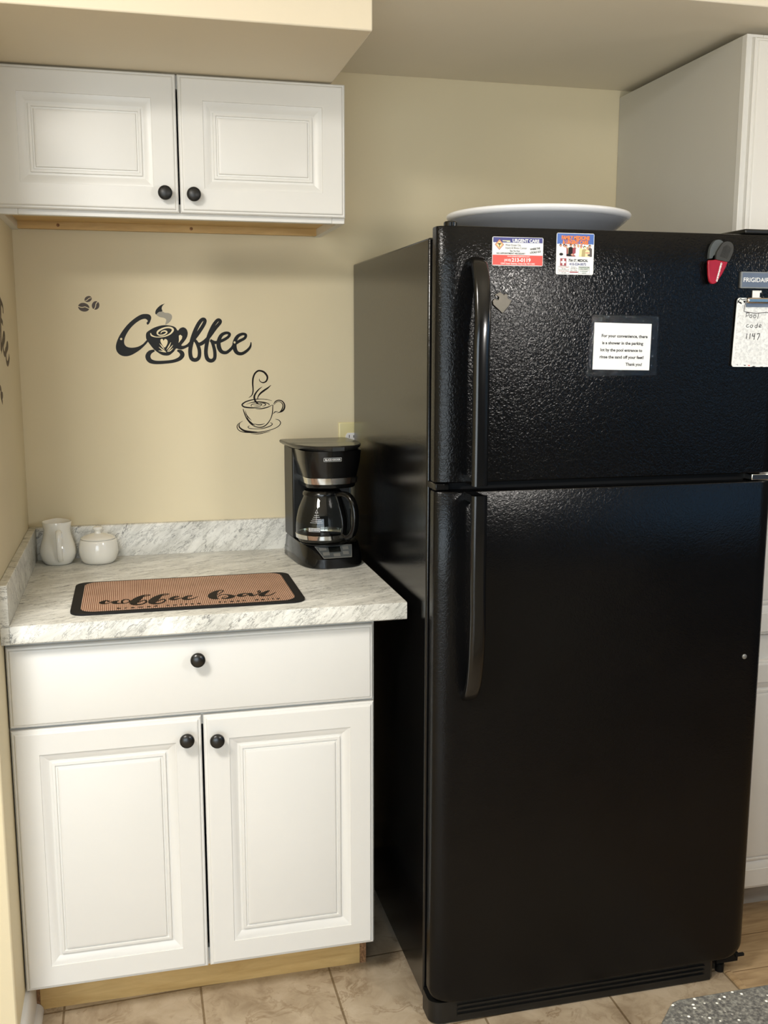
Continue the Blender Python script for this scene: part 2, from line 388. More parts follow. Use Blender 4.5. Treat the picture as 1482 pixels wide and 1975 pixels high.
COFFEE_CUP = [
    ('fill',[(0.3098,1.4825),(0.3118,1.4889),(0.319,1.4948),(0.3345,1.503),(0.355,1.508),(0.3728,1.5068),(0.3842,1.5027),(0.3903,1.4946),(0.3961,1.5002),(0.4046,1.5028),(0.4122,1.4983),(0.4153,1.4885),(0.4129,1.4776),(0.4061,1.4673),(0.3981,1.4575),(0.4032,1.4559),(0.4123,1.4596),(0.4203,1.4668),(0.4232,1.4622),(0.4121,1.4518),(0.3996,1.4466),(0.3914,1.4471),(0.3847,1.4487),(0.3783,1.4409),(0.3678,1.4324),(0.3575,1.4309),(0.3461,1.4338),(0.33,1.4456),(0.3178,1.461),(0.3107,1.4728)]),
]
COFFEE_SAUCER = [
    ('line',[(0.3299,1.4441),(0.3183,1.4389),(0.3129,1.4287),(0.3176,1.4183),(0.3314,1.4137),(0.3544,1.4141),(0.3775,1.4169),(0.3932,1.4233),(0.3999,1.4324),(0.3963,1.4402),(0.3874,1.444)],[0.00511,0.01021,0.01277,0.01175,0.00919,0.00817,0.00817,0.0097,0.01124,0.01021,0.0046]),
]
COFFEE_STEAM_DARK = [
    ('fill',[(0.3601,1.5623),(0.3491,1.5579),(0.3392,1.5489),(0.3353,1.5407),(0.3371,1.5346),(0.3439,1.5408),(0.3529,1.5429),(0.3516,1.55),(0.3541,1.5566)]),
]
COFFEE_STEAM_GLARE = [
    ('fill',[(0.3444,1.5408),(0.3377,1.5346),(0.3455,1.5286),(0.3569,1.5261),(0.3621,1.521),(0.3596,1.5093),(0.3705,1.516),(0.3765,1.5257),(0.3757,1.5339),(0.3687,1.5385),(0.3591,1.5394),(0.3529,1.5424)]),
]
COFFEE_PALE = [
    ('line',[(0.3218,1.4881),(0.3242,1.482),(0.3362,1.478),(0.3553,1.4795),(0.3708,1.4863),(0.3781,1.4966),(0.3701,1.5022),(0.356,1.5006),(0.3423,1.4938),(0.3385,1.4872),(0.3445,1.4826),(0.3555,1.4842),(0.3625,1.4898),(0.3583,1.4934),(0.3506,1.4918),(0.3472,1.4872)],[0.00204,0.00358,0.00204,0.00255,0.00358,0.00511,0.00409,0.00358,0.0046,0.00358,0.00306,0.00306,0.00358,0.00358,0.00255,0.00153]),
    ('fill',[(0.3537,1.4682),(0.3513,1.4729),(0.3467,1.4723),(0.346,1.4667),(0.3498,1.4582),(0.3556,1.4513),(0.3615,1.4582),(0.3638,1.4667),(0.3614,1.4719),(0.3569,1.4729)]),
    ('line',[(0.3432,1.4615),(0.3501,1.4531),(0.355,1.4461)],[0.00077,0.00306,0.00077]),
    ('line',[(0.3414,1.4528),(0.3503,1.4456),(0.3584,1.441)],[0.00077,0.00306,0.00077]),
    ('line',[(0.3401,1.4435),(0.3502,1.4415),(0.3591,1.4394)],[0.00077,0.00255,0.00077]),
    ('line',[(0.3719,1.4647),(0.3665,1.4544),(0.3606,1.4461)],[0.00077,0.00306,0.00077]),
    ('line',[(0.3768,1.458),(0.3688,1.4487),(0.362,1.4422)],[0.00077,0.00306,0.00077]),
    ('line',[(0.3771,1.4502),(0.3697,1.4435),(0.3624,1.4407)],[0.00077,0.00255,0.00077]),
    ('fill',[(0.3924,1.4815),(0.3964,1.484),(0.4011,1.4802),(0.3999,1.4737),(0.3951,1.4678),(0.3913,1.4632),(0.3926,1.4711)]),
    ('fill',[(0.2511,1.4729),(0.2505,1.4713),(0.2491,1.4702),(0.2474,1.4702),(0.2461,1.4712),(0.2456,1.4729),(0.2462,1.4745),(0.2476,1.4755),(0.2493,1.4756),(0.2506,1.4745)]),
    ('fill',[(0.5376,1.4647),(0.537,1.463),(0.5357,1.4619),(0.5341,1.4619),(0.5328,1.463),(0.5323,1.4646),(0.5328,1.4663),(0.5342,1.4674),(0.5358,1.4674),(0.5371,1.4663)]),
]
CUP_STEAM = [
    ('line',[(0.5688,1.3205),(0.5767,1.3264),(0.5802,1.3354),(0.5807,1.3449),(0.58,1.358),(0.5815,1.3723),(0.5862,1.3836),(0.5936,1.3901),(0.6008,1.3909),(0.6103,1.3874),(0.6174,1.3792),(0.6192,1.3721),(0.6159,1.3637),(0.6086,1.36),(0.6017,1.3617),(0.5979,1.3662),(0.598,1.3701)],[0.00095,0.00239,0.0031,0.00334,0.00406,0.00429,0.00429,0.00429,0.00453,0.00501,0.00501,0.00453,0.00382,0.0031,0.00215,0.00167,0.00072]),
    ('line',[(0.605,1.3489),(0.5962,1.3424),(0.5879,1.3329),(0.5836,1.3234),(0.5851,1.3138),(0.5907,1.3065),(0.5967,1.3026)],[0.00072,0.00286,0.00382,0.00477,0.00477,0.00406,0.00143]),
    ('line',[(0.5921,1.3173),(0.5937,1.3233),(0.5999,1.3316),(0.6106,1.3398),(0.6204,1.3463),(0.6283,1.3531)],[0.00191,0.00262,0.00429,0.00477,0.00358,0.00095]),
]
CUP_BOWL = [
    ('line',[(0.6301,1.312),(0.6162,1.3154),(0.5982,1.3165),(0.5801,1.3154),(0.562,1.3105),(0.5525,1.3046),(0.5512,1.3008),(0.5569,1.2964),(0.5712,1.2942),(0.5881,1.2939),(0.6008,1.2947)],[0.00072,0.00143,0.00167,0.00262,0.0031,0.00358,0.00358,0.00358,0.00334,0.00215,0.00072]),
    ('line',[(0.5868,1.2909),(0.6025,1.2914),(0.6195,1.2953),(0.6308,1.3009)],[0.00072,0.00262,0.00239,0.00095]),
    ('line',[(0.5618,1.3027),(0.5739,1.3073),(0.5884,1.3092),(0.604,1.3085),(0.6161,1.3062),(0.6227,1.3025),(0.6208,1.3001)],[0.00048,0.00143,0.00286,0.00286,0.00239,0.00191,0.0006]),
    ('line',[(0.598,1.3064),(0.61,1.3051),(0.6133,1.302),(0.6099,1.299),(0.6038,1.2973)],[0.0006,0.00215,0.00239,0.00167,0.0006]),
    ('line',[(0.5773,1.2965),(0.5746,1.3001),(0.5786,1.3033),(0.5895,1.3041),(0.6003,1.3034),(0.6029,1.3015),(0.5978,1.2986),(0.5906,1.2986),(0.5809,1.2988)],[0.0006,0.00167,0.00167,0.00167,0.00215,0.00215,0.00143,0.00167,0.0006]),
    ('line',[(0.5532,1.2914),(0.5577,1.277),(0.5634,1.2636),(0.5728,1.2514),(0.5835,1.2446),(0.5943,1.242),(0.6065,1.2436),(0.6175,1.2518),(0.6263,1.265),(0.6308,1.2795),(0.6324,1.3012)],[0.00167,0.00286,0.00239,0.00191,0.00215,0.00239,0.00262,0.00262,0.00191,0.00239,0.00191]),
    ('line',[(0.5591,1.2871),(0.5613,1.2769),(0.5671,1.2684),(0.5751,1.2598)],[0.0006,0.00215,0.00239,0.0006]),
    ('line',[(0.5624,1.2721),(0.5669,1.2612),(0.5752,1.2526),(0.5838,1.2476)],[0.0006,0.00334,0.00406,0.00095]),
    ('line',[(0.5806,1.2527),(0.5896,1.249),(0.6005,1.2488),(0.6105,1.252)],[0.0006,0.00191,0.00215,0.0006]),
]
CUP_HANDLE = [
    ('line',[(0.6342,1.3023),(0.6392,1.3095),(0.6477,1.313),(0.6574,1.3105),(0.6634,1.302),(0.6633,1.2923),(0.657,1.2839),(0.6435,1.2793)],[0.00095,0.00262,0.00262,0.00286,0.00334,0.00406,0.00406,0.00072]),
    ('line',[(0.636,1.3011),(0.6416,1.3075),(0.6501,1.3094),(0.6573,1.3044),(0.6594,1.2972),(0.6559,1.2875),(0.6515,1.2837)],[0.00072,0.00143,0.00143,0.00215,0.00262,0.00262,0.00072]),
    ('line',[(0.6463,1.2828),(0.6375,1.2818),(0.6335,1.2768)],[0.00095,0.00239,0.00095]),
]
CUP_SAUCER = [
    ('line',[(0.5519,1.2596),(0.5397,1.2514),(0.5363,1.2437),(0.5411,1.2351),(0.553,1.2301),(0.5723,1.2285),(0.5965,1.2289),(0.6147,1.2319),(0.6331,1.237),(0.6466,1.244),(0.6523,1.2525),(0.6481,1.2598),(0.6384,1.263)],[0.0006,0.00191,0.00215,0.00215,0.00215,0.00262,0.00239,0.00191,0.00167,0.00191,0.00215,0.00191,0.00072]),
    ('line',[(0.5442,1.2537),(0.5416,1.246),(0.5472,1.2386),(0.5579,1.2328),(0.5747,1.2299),(0.5904,1.2293)],[0.00072,0.0031,0.00406,0.00477,0.00453,0.00143]),
    ('line',[(0.5722,1.2261),(0.5903,1.2245),(0.6086,1.2272),(0.6251,1.2311)],[0.0006,0.00215,0.00167,0.00048]),
    ('line',[(0.5703,1.2466),(0.5654,1.2437),(0.5689,1.24),(0.5846,1.2379),(0.6039,1.2388),(0.621,1.2433),(0.6296,1.2486),(0.6285,1.2523),(0.6236,1.2536)],[0.00072,0.00191,0.00167,0.00143,0.00191,0.00215,0.00215,0.00167,0.0006]),
]
BEAN_A = [
    ('fill',[(0.1737,1.5478),(0.1728,1.5459),(0.1715,1.5441),(0.1697,1.5426),(0.1676,1.5415),(0.1653,1.5407),(0.1627,1.5404),(0.1601,1.5404),(0.1574,1.5409),(0.1549,1.5417),(0.1526,1.5429),(0.1506,1.5445),(0.149,1.5463),(0.1478,1.5482),(0.1471,1.5503),(0.147,1.5524),(0.1473,1.5545),(0.1481,1.5564),(0.1495,1.5582),(0.1512,1.5597),(0.1533,1.5608),(0.1557,1.5616),(0.1582,1.5619),(0.1609,1.5619),(0.1635,1.5614),(0.166,1.5606),(0.1683,1.5594),(0.1703,1.5579),(0.1719,1.5561),(0.1731,1.5541),(0.1738,1.552),(0.174,1.5499)]),
]
SEAM_A = [
    ('line',[(0.1468,1.5536),(0.1521,1.5514),(0.1577,1.551),(0.1638,1.552),(0.1688,1.55),(0.1741,1.5473)],[0.00175,0.00175,0.00175,0.00175,0.00175,0.00175]),
]
BEAN_B = [
    ('fill',[(0.1803,1.5751),(0.1806,1.5737),(0.1806,1.5723),(0.1803,1.5708),(0.1796,1.5694),(0.1786,1.568),(0.1773,1.5668),(0.1759,1.5657),(0.1743,1.5649),(0.1726,1.5643),(0.1709,1.564),(0.1692,1.5639),(0.1676,1.5642),(0.1662,1.5647),(0.165,1.5655),(0.164,1.5665),(0.1634,1.5677),(0.1631,1.5691),(0.1631,1.5705),(0.1635,1.572),(0.1642,1.5734),(0.1651,1.5748),(0.1664,1.576),(0.1678,1.5771),(0.1694,1.5779),(0.1711,1.5785),(0.1729,1.5788),(0.1745,1.5789),(0.1761,1.5786),(0.1775,1.5781),(0.1787,1.5773),(0.1797,1.5763)]),
]
SEAM_B = [
    ('line',[(0.165,1.5669),(0.1696,1.5691),(0.1739,1.573),(0.1792,1.5747)],[0.00154,0.00154,0.00154,0.00154]),
]
BEAN_C = [
    ('fill',[(0.1981,1.5537),(0.1974,1.5517),(0.1963,1.5499),(0.195,1.5484),(0.1934,1.5471),(0.1917,1.5461),(0.1899,1.5456),(0.1881,1.5454),(0.1863,1.5456),(0.1847,1.5463),(0.1832,1.5473),(0.1819,1.5486),(0.181,1.5502),(0.1804,1.5521),(0.1801,1.554),(0.1801,1.5561),(0.1806,1.5582),(0.1813,1.5601),(0.1824,1.5619),(0.1837,1.5635),(0.1853,1.5648),(0.187,1.5657),(0.1888,1.5663),(0.1906,1.5665),(0.1924,1.5662),(0.194,1.5656),(0.1955,1.5646),(0.1967,1.5633),(0.1977,1.5617),(0.1983,1.5598),(0.1986,1.5578),(0.1985,1.5558)]),
]
SEAM_C = [
    ('line',[(0.1951,1.5657),(0.1904,1.56),(0.1894,1.5548),(0.1876,1.5501),(0.1846,1.5465)],[0.00175,0.00175,0.00175,0.00175,0.00175]),
]
LEFT_WORD = [
    ('line',[(-0.3488,1.5591),(-0.3269,1.555),(-0.3035,1.5479),(-0.2852,1.5398),(-0.2856,1.5265)],[0.011,0.011,0.011,0.011,0.011]),
    ('line',[(-0.3609,1.5107),(-0.3271,1.5108),(-0.3033,1.5039)],[0.011,0.011,0.011]),
    ('line',[(-0.3181,1.5532),(-0.3431,1.5032),(-0.3494,1.4857),(-0.362,1.4438)],[0.018,0.018,0.018,0.018]),
    ('line',[(-0.362,1.4438),(-0.3213,1.4685),(-0.2994,1.4819),(-0.2822,1.4806),(-0.2868,1.4716),(-0.315,1.4611),(-0.3225,1.4538),(-0.3159,1.442),(-0.2966,1.4374),(-0.2822,1.4455)],[0.012,0.012,0.012,0.012,0.012,0.012,0.012,0.012,0.012,0.012]),
    ('line',[(-0.2822,1.4455),(-0.2646,1.4491),(-0.2467,1.4582),(-0.2321,1.4605),(-0.2357,1.4536),(-0.2695,1.4446),(-0.2799,1.4372),(-0.2746,1.4221),(-0.2552,1.416),(-0.2296,1.4237),(-0.2152,1.4328)],[0.012,0.012,0.012,0.012,0.012,0.012,0.012,0.012,0.012,0.012,0.012]),
]
LEFT_SCRIPT = [
    ('line',[(-0.4362,1.3711),(-0.4174,1.3689),(-0.4051,1.3627),(-0.4135,1.353),(-0.4022,1.3445)],[0.012,0.012,0.012,0.012,0.012]),
    ('line',[(-0.4142,1.3516),(-0.3912,1.3545),(-0.3829,1.3515),(-0.4019,1.3452),(-0.3908,1.336)],[0.01,0.01,0.01,0.01,0.01]),
]
MAT_COFFEE = [
    ('line',[(0.207,-0.5192),(0.2035,-0.5252),(0.2016,-0.5148),(0.1962,-0.5166),(0.1911,-0.529),(0.1928,-0.5391),(0.1999,-0.5416),(0.2078,-0.5338),(0.2125,-0.5251)],[0.002,0.004,0.003,0.007,0.012,0.009,0.004,0.002,0.0015]),
    ('line',[(0.2125,-0.5251),(0.2244,-0.522),(0.2187,-0.5266),(0.2163,-0.5381),(0.22,-0.545),(0.2286,-0.5464),(0.2379,-0.5486),(0.2458,-0.5393),(0.2469,-0.5244),(0.241,-0.5145),(0.2345,-0.5191),(0.2314,-0.535),(0.2343,-0.547)],[0.0015,0.003,0.008,0.012,0.009,0.005,0.003,0.003,0.003,0.003,0.004,0.005,0.003]),
    ('line',[(0.2483,-0.5339),(0.2593,-0.5151),(0.2741,-0.5009),(0.2868,-0.4921),(0.2902,-0.4866),(0.2836,-0.4842),(0.2746,-0.4915),(0.2651,-0.5127),(0.2577,-0.5392),(0.2554,-0.5552),(0.2611,-0.5655),(0.2733,-0.564),(0.2818,-0.5481),(0.28,-0.5325),(0.2736,-0.5355),(0.2663,-0.5488)],[0.0015,0.002,0.0025,0.0025,0.003,0.003,0.008,0.017,0.019,0.015,0.01,0.005,0.004,0.004,0.003,0.0015]),
    ('line',[(0.2867,-0.5349),(0.2981,-0.5161),(0.3133,-0.5018),(0.3262,-0.493),(0.3298,-0.4875),(0.3232,-0.4851),(0.3139,-0.4924),(0.3041,-0.5137),(0.2961,-0.5403),(0.2936,-0.5563),(0.2991,-0.5666),(0.3114,-0.5651),(0.3203,-0.5492),(0.3188,-0.5336),(0.3123,-0.5366),(0.3046,-0.5499)],[0.0015,0.002,0.0025,0.0025,0.003,0.003,0.008,0.017,0.019,0.015,0.01,0.005,0.004,0.004,0.003,0.0015]),
    ('line',[(0.3285,-0.5344),(0.3417,-0.5268),(0.3499,-0.5163),(0.3445,-0.5126),(0.3378,-0.5227),(0.3347,-0.5344),(0.3396,-0.5417),(0.3506,-0.5344),(0.361,-0.5292)],[0.0015,0.002,0.003,0.004,0.008,0.011,0.008,0.003,0.002]),
    ('line',[(0.361,-0.5292),(0.375,-0.5224),(0.3781,-0.5137),(0.3705,-0.515),(0.3639,-0.5283),(0.3625,-0.5404),(0.3684,-0.5465),(0.3798,-0.5415),(0.3912,-0.5256)],[0.002,0.002,0.003,0.004,0.009,0.011,0.008,0.003,0.001]),
]
MAT_BAR = [
    ('line',[(0.4337,-0.5195),(0.4421,-0.5031),(0.4489,-0.4875),(0.4441,-0.4805),(0.4335,-0.4895),(0.4246,-0.5123),(0.4219,-0.5361),(0.4264,-0.5523),(0.4335,-0.5554)],[0.002,0.0025,0.003,0.004,0.01,0.018,0.02,0.013,0.003]),
    ('line',[(0.4334,-0.5375),(0.4422,-0.5215),(0.4537,-0.5236),(0.4627,-0.5377),(0.4596,-0.5494),(0.4489,-0.5578),(0.441,-0.5545),(0.4437,-0.5456),(0.4509,-0.5397)],[0.002,0.003,0.005,0.013,0.013,0.007,0.003,0.002,0.0015]),
    ('line',[(0.4628,-0.5364),(0.4777,-0.5344),(0.4888,-0.5245),(0.4993,-0.5235),(0.4928,-0.5219),(0.4833,-0.5288),(0.4797,-0.5405),(0.4851,-0.5467),(0.4958,-0.5368),(0.5045,-0.5255),(0.5044,-0.5438),(0.5101,-0.5466),(0.5195,-0.5355)],[0.0015,0.002,0.002,0.003,0.004,0.01,0.012,0.006,0.003,0.008,0.011,0.004,0.002]),
    ('line',[(0.5195,-0.5355),(0.5272,-0.5167),(0.5282,-0.5061),(0.5243,-0.5059),(0.5236,-0.5187),(0.5311,-0.5241),(0.541,-0.5129),(0.5476,-0.5101),(0.5364,-0.5254),(0.5274,-0.5424),(0.5279,-0.5523),(0.5358,-0.5535),(0.5464,-0.5491),(0.5605,-0.5277)],[0.002,0.003,0.003,0.003,0.003,0.002,0.002,0.004,0.011,0.014,0.009,0.004,0.003,0.001]),
]
POOL_NOTE = [
    ('line',[(1.5079,1.5238),(1.5067,1.5155)],[0.0012,0.0012]),
    ('line',[(1.5065,1.5241),(1.5116,1.5253),(1.5145,1.5227),(1.512,1.5194),(1.5079,1.5186)],[0.0012,0.0012,0.0012,0.0012,0.0012]),
    ('line',[(1.5184,1.5209),(1.5155,1.5187),(1.5162,1.5157),(1.5191,1.5153),(1.5212,1.518),(1.5198,1.5206),(1.5181,1.5209)],[0.0012,0.0012,0.0012,0.0012,0.0012,0.0012,0.0012]),
    ('line',[(1.5273,1.521),(1.5247,1.5187),(1.5253,1.5156),(1.5283,1.515),(1.5307,1.5177),(1.5291,1.5204),(1.527,1.521)],[0.0012,0.0012,0.0012,0.0012,0.0012,0.0012,0.0012]),
    ('line',[(1.5367,1.5248),(1.5345,1.5127)],[0.0012,0.0012]),
    ('line',[(1.5142,1.5012),(1.5103,1.5002),(1.5093,1.4972),(1.5119,1.4954),(1.5152,1.4967)],[0.0012,0.0012,0.0012,0.0012,0.0012]),
    ('line',[(1.5215,1.5007),(1.5185,1.4985),(1.5196,1.4955),(1.5227,1.4955),(1.5244,1.4982),(1.5224,1.5007)],[0.0012,0.0012,0.0012,0.0012,0.0012,0.0012]),
    ('line',[(1.5333,1.5001),(1.5296,1.4982),(1.5305,1.4948),(1.5336,1.4956),(1.5354,1.5037),(1.5343,1.4947)],[0.0012,0.0012,0.0012,0.0012,0.0012,0.0012]),
    ('line',[(1.5394,1.4971),(1.5437,1.4989),(1.5425,1.5013),(1.5392,1.4993),(1.5394,1.4959),(1.5443,1.4959)],[0.0012,0.0012,0.0012,0.0012,0.0012,0.0012]),
    ('line',[(1.512,1.4827),(1.5103,1.4717)],[0.0016,0.0016]),
    ('line',[(1.5196,1.4832),(1.5186,1.4714)],[0.0016,0.0016]),
    ('line',[(1.5261,1.4832),(1.5251,1.4778),(1.5308,1.4778)],[0.0016,0.0016,0.0016]),
    ('line',[(1.5304,1.4835),(1.5288,1.4699)],[0.0016,0.0016]),
    ('line',[(1.5349,1.4817),(1.5418,1.482),(1.5371,1.4697)],[0.0016,0.0016,0.0016]),
]
BOARD_INK = [
    ('line',[(1.4858,1.5474),(1.4945,1.5453)],[0.0018,0.0018]),
    ('line',[(1.4852,1.5441),(1.4891,1.5497),(1.4922,1.5534),(1.4958,1.5512),(1.5042,1.5528)],[0.0014,0.0014,0.0014,0.0014,0.0014]),
    ('line',[(1.4857,1.5496),(1.4893,1.546),(1.4955,1.5431)],[0.0022,0.0022,0.0022]),
    ('fill',[(1.4985,1.549),(1.5044,1.5498),(1.5031,1.5446),(1.5005,1.5453)]),
    ('fill',[(1.4907,1.4189),(1.4959,1.4186),(1.4943,1.4177)]),
    ('fill',[(1.5071,1.4186),(1.5141,1.4182),(1.5116,1.4164)]),
    ('fill',[(1.5307,1.416),(1.5377,1.4154),(1.5326,1.4136),(1.5265,1.4139)]),
    ('fill',[(1.5465,1.4148),(1.5552,1.4147),(1.551,1.4129)]),
    ('fill',[(1.5605,1.4144),(1.5675,1.4141),(1.565,1.4122)]),
]
BOARD_RED = [
    ('fill',[(1.5176,1.4182),(1.5236,1.418),(1.5212,1.4158)]),
]
PUZZLE = [
    ('fill',[(0.9542,1.5366),(0.953,1.5426),(0.9578,1.5479),(0.9607,1.545),(0.965,1.5451),(0.9664,1.5496),(0.9629,1.553),(0.9582,1.5516),(0.9574,1.5545),(0.9683,1.5602),(0.9761,1.5545),(0.9786,1.5567),(0.9829,1.5562),(0.9847,1.5527),(0.9827,1.5495),(0.9919,1.544),(0.9866,1.5336),(0.9742,1.5195)]),
]
CLIP_RED = [
    ('fill',[(1.4087,1.6281),(1.4169,1.6283),(1.4257,1.6296),(1.4385,1.6276),(1.4533,1.6257),(1.4483,1.6134),(1.4415,1.6005),(1.4339,1.5893),(1.4297,1.5837),(1.4235,1.5814),(1.4178,1.5818),(1.413,1.5873),(1.4104,1.5989),(1.4087,1.6154)]),
]
CLIP_FRONT = [
    ('fill',[(1.4255,1.6323),(1.4262,1.6422),(1.4319,1.6523),(1.4389,1.6618),(1.4451,1.6652),(1.4514,1.6656),(1.4579,1.6636),(1.4623,1.659),(1.4637,1.6535),(1.4629,1.6452),(1.4591,1.6352),(1.4533,1.626),(1.4385,1.6279),(1.4269,1.6296)]),
]
CLIP_BACK = [
    ('fill',[(1.414,1.6317),(1.4142,1.6427),(1.4161,1.6538),(1.4204,1.6622),(1.4252,1.6672),(1.4314,1.6693),(1.4378,1.6686),(1.4431,1.6657),(1.4445,1.6627),(1.4387,1.6543),(1.4328,1.6464),(1.4305,1.642),(1.4231,1.6374),(1.4209,1.6329)]),
]
CLIP_TEXT = [
    ('fill',[(1.4359,1.624),(1.4403,1.624),(1.4352,1.6093),(1.427,1.5864),(1.4219,1.5863),(1.4296,1.607)]),
]
LP = (12, 12, 82, 2.2, 26, 38)
EXPO = 0.17

# ------------------------------------------------------------------ the setting
CEIL = 2.44
struct('wall_back', MB().box(-.1, 3.4, 0, .1, 0, CEIL), 'wall')
struct('wall_left', MB().box(-2.6, 0, -.753, .1, 0, CEIL), 'wall', bevel=.004)
struct('wall_far_left', MB().box(-2.7, -2.6, -5.0, -.753, 0, CEIL), 'wall')
WX0, WX1, WZ0, WZ1 = -2.5, .5, .12, 2.1
struct('wall_rear', MB().box(-2.7, WX0, -5.1, -5.0, 0, CEIL).box(WX1, 3.5, -5.1, -5.0, 0, CEIL).box(WX0, WX1, -5.1, -5.0, 0, WZ0).box(WX0, WX1, -5.1, -5.0, WZ1, CEIL), 'slate')
wf = struct('added_fill_window', MB().box(WX0, WX1, -5.08, -5.0, WZ0, WZ0+.05).box(WX0, WX1, -5.08, -5.0, WZ1-.05, WZ1).box(WX0, WX0+.05, -5.08, -5.0, WZ0+.05, WZ1-.05).box(WX1-.05, WX1, -5.08, -5.0, WZ0+.05, WZ1-.05).box((WX0+WX1)/2-.025, (WX0+WX1)/2+.025, -5.08, -5.0, WZ0+.05, WZ1-.05), 'base_white')  # window added behind the camera to carry the frontal fill light
MB().box(WX0+.05, WX1-.05, -5.045, -5.04, WZ0+.05, WZ1-.05).build('pane', 'pane', wf)
VY0, VY1, VZ0, VZ1 = -4.85, -2.5, .95, 2.25
struct('wall_right', MB().box(3.4, 3.5, VY1, .1, 0, CEIL).box(3.4, 3.5, -5.0, VY0, 0, CEIL).box(3.4, 3.5, VY0, VY1, 0, VZ0).box(3.4, 3.5, VY0, VY1, VZ1, CEIL), 'slate')
wf = struct('window_2', MB().box(3.4, 3.48, VY0, VY1, VZ0, VZ0+.05).box(3.4, 3.48, VY0, VY1, VZ1-.05, VZ1).box(3.4, 3.48, VY0, VY0+.05, VZ0+.05, VZ1-.05).box(3.4, 3.48, VY1-.05, VY1, VZ0+.05, VZ1-.05), 'base_white')
MB().box(3.44, 3.445, VY0+.05, VY1-.05, VZ0+.05, VZ1-.05).build('pane', 'pane', wf)
struct('ceiling', MB().box(-2.7, 3.5, -5.1, .1, CEIL, CEIL+.1), 'ceiling')
struct('ceiling_soffit', MB().box(0, .737, -.715, 0, 2.0437, CEIL), 'soffit', bevel=.003)
struct('ceiling_bulkhead', MB().box(.737, 3.4, -.718, 0, 2.149, CEIL), 'ceiling', bevel=.003)
struct('floor', MB().box(-2.7, 1.575, -5.1, .1, -.1, 0), 'tile')
struct('floor_wood', MB().box(1.59, 3.5, -5.1, .1, -.1, 0), 'oak')
struct('trim_1', MB().prism([(1.573, 0), (1.575, .003), (1.588, .004), (1.592, 0), (1.592, -.1), (1.573, -.1)], -5.0, -.02, 'y'), 'oak')
bb = MB().prism([(0, 0), (.013, 0), (.013, .082), (.010, .092), (.006, .098), (0, .1)], -.753, -.5345, 'y')
bb.prism([(.013, 0), (.027, 0), (.026, .007), (.022, .013), (.017, .017), (.013, .018)], -.753, -.536, 'y')
struct('baseboard_left', bb, 'base_white')

# ------------------------------------------------------------------ cabinets
DOOR = [(0, .007), (.0025, .0042), (.0055, .0038), (.0075, .0008), (.0095, 0), (.053, 0), (.0535, .0020), (.056, .0026), (.0705, .0105), (.0752, .0105), (.0762, .0058), (.0812, .0052), (.0826, .0082), (.0858, .0078), (.087, .0044), (.0925, .0030)]
SLAB = [(0, .007), (.0025, .0042), (.0055, .0038), (.0075, .0008), (.0100, 0)]
def knob(parent, x, y, z, r=.0155, mat='knob'):
    prof = [(.0075, -.001), (.0065, .004), (.006, .010), (r*.72, .014), (r, .0185), (r, .0215), (r*.93, .0245), (r*.86, .0252), (r*.84, .0246), (r*.7, .0262), (r*.35, .0278), (.001, .0283)]
    return MB().lathe(prof, (x, y, z), 'y', 32).build('knob', mat, parent, smooth=50)
def cab_door(parent, x0, x1, z0, z1, yf, kx, kz, mat='cab', kmat='knob', th=.019):
    d = MB().panel(x0, x1, z0, z1, yf, th, DOOR).build('door', mat, parent, smooth=20)
    if kx is not None: knob(d, kx, yf, kz, mat=kmat)
    return d

wc = thing('wall_cabinet', 'white raised-panel wall cabinet with two doors under the soffit', 'cabinet', (.38, -.15, 1.735))
UX, UB, UT = .765, 1.736, 2.0415
MB().box(.0, .016, -.293, -.001, UB, UT).box(UX-.016, UX, -.293, -.001, UB, UT).box(.016, UX-.016, -.293, -.001, UT-.016, UT).box(.016, UX-.016, -.012, -.001, UB+.02, UT-.016).build('carcass', 'cab', wc)
MB().box(.016, UX-.016, -.293, -.012, UB+.018, UB+.03).build('bottom_panel', 'maple', wc)['label'] = 'bare maple underside panel'
hr = MB().box(.016, UX-.016, -.03, -.013, UB+.001, UB+.018).build('hanging_rail', 'maple', wc); hr['label'] = 'bare maple rail under the cabinet'
for sx in (.11, .43): MB().lathe([(.0001, 0), (.004, 0), (.004, .001), (.0001, .0012)], (sx, -.0301, UB+.010), 'y', 12).build('screw', 'particle', hr)
MB().box(0, .045, -.312, -.293, UB, UT).box(UX-.03, UX, -.312, -.293, UB, UT).box(.045, UX-.03, -.312, -.293, UB, UB+.032).box(.045, UX-.03, -.312, -.293, UT-.03, UT).build('face_frame', 'cab', wc, bevel=.0015)
cab_door(wc, .002, .3862, 1.7478, 2.0395, -.3315, .3565, 1.7868, kmat='knob_matte')
cab_door(wc, .3905, .7635, 1.7478, 2.0395, -.3315, .4184, 1.7857, kmat='knob_matte')

bc = thing('base_cabinet', 'white base cabinet with one drawer and two doors under the marble counter', 'cabinet', (.38, -.3, 0))
MB().box(.001, .017, -.586, -.01, .1, .876).box(.747, .763, -.586, -.01, .1, .876).box(.017, .747, -.586, -.01, .1, .116).box(.017, .747, -.02, -.01, .116, .876).build('carcass', 'cab', bc)
MB().box(.001, .04, -.605, -.586, .1, .876).box(.724, .7645, -.605, -.586, .1, .876).box(.04, .724, -.605, -.586, .84, .876).box(.04, .724, -.605, -.586, .66, .70).box(.04, .724, -.605, -.586, .1, .14).build('face_frame', 'cab', bc, bevel=.0015)
dr = MB().panel(.0035, .7585, .6905, .8602, -.625, .019, SLAB).build('drawer', 'cab', bc, smooth=20)
knob(dr, .3805, -.625, .8143)
cab_door(bc, .004, .3845, .1054, .6842, -.625, .3532, .6410)
cab_door(bc, .3895, .7600, .1060, .6842, -.625, .4158, .6345)
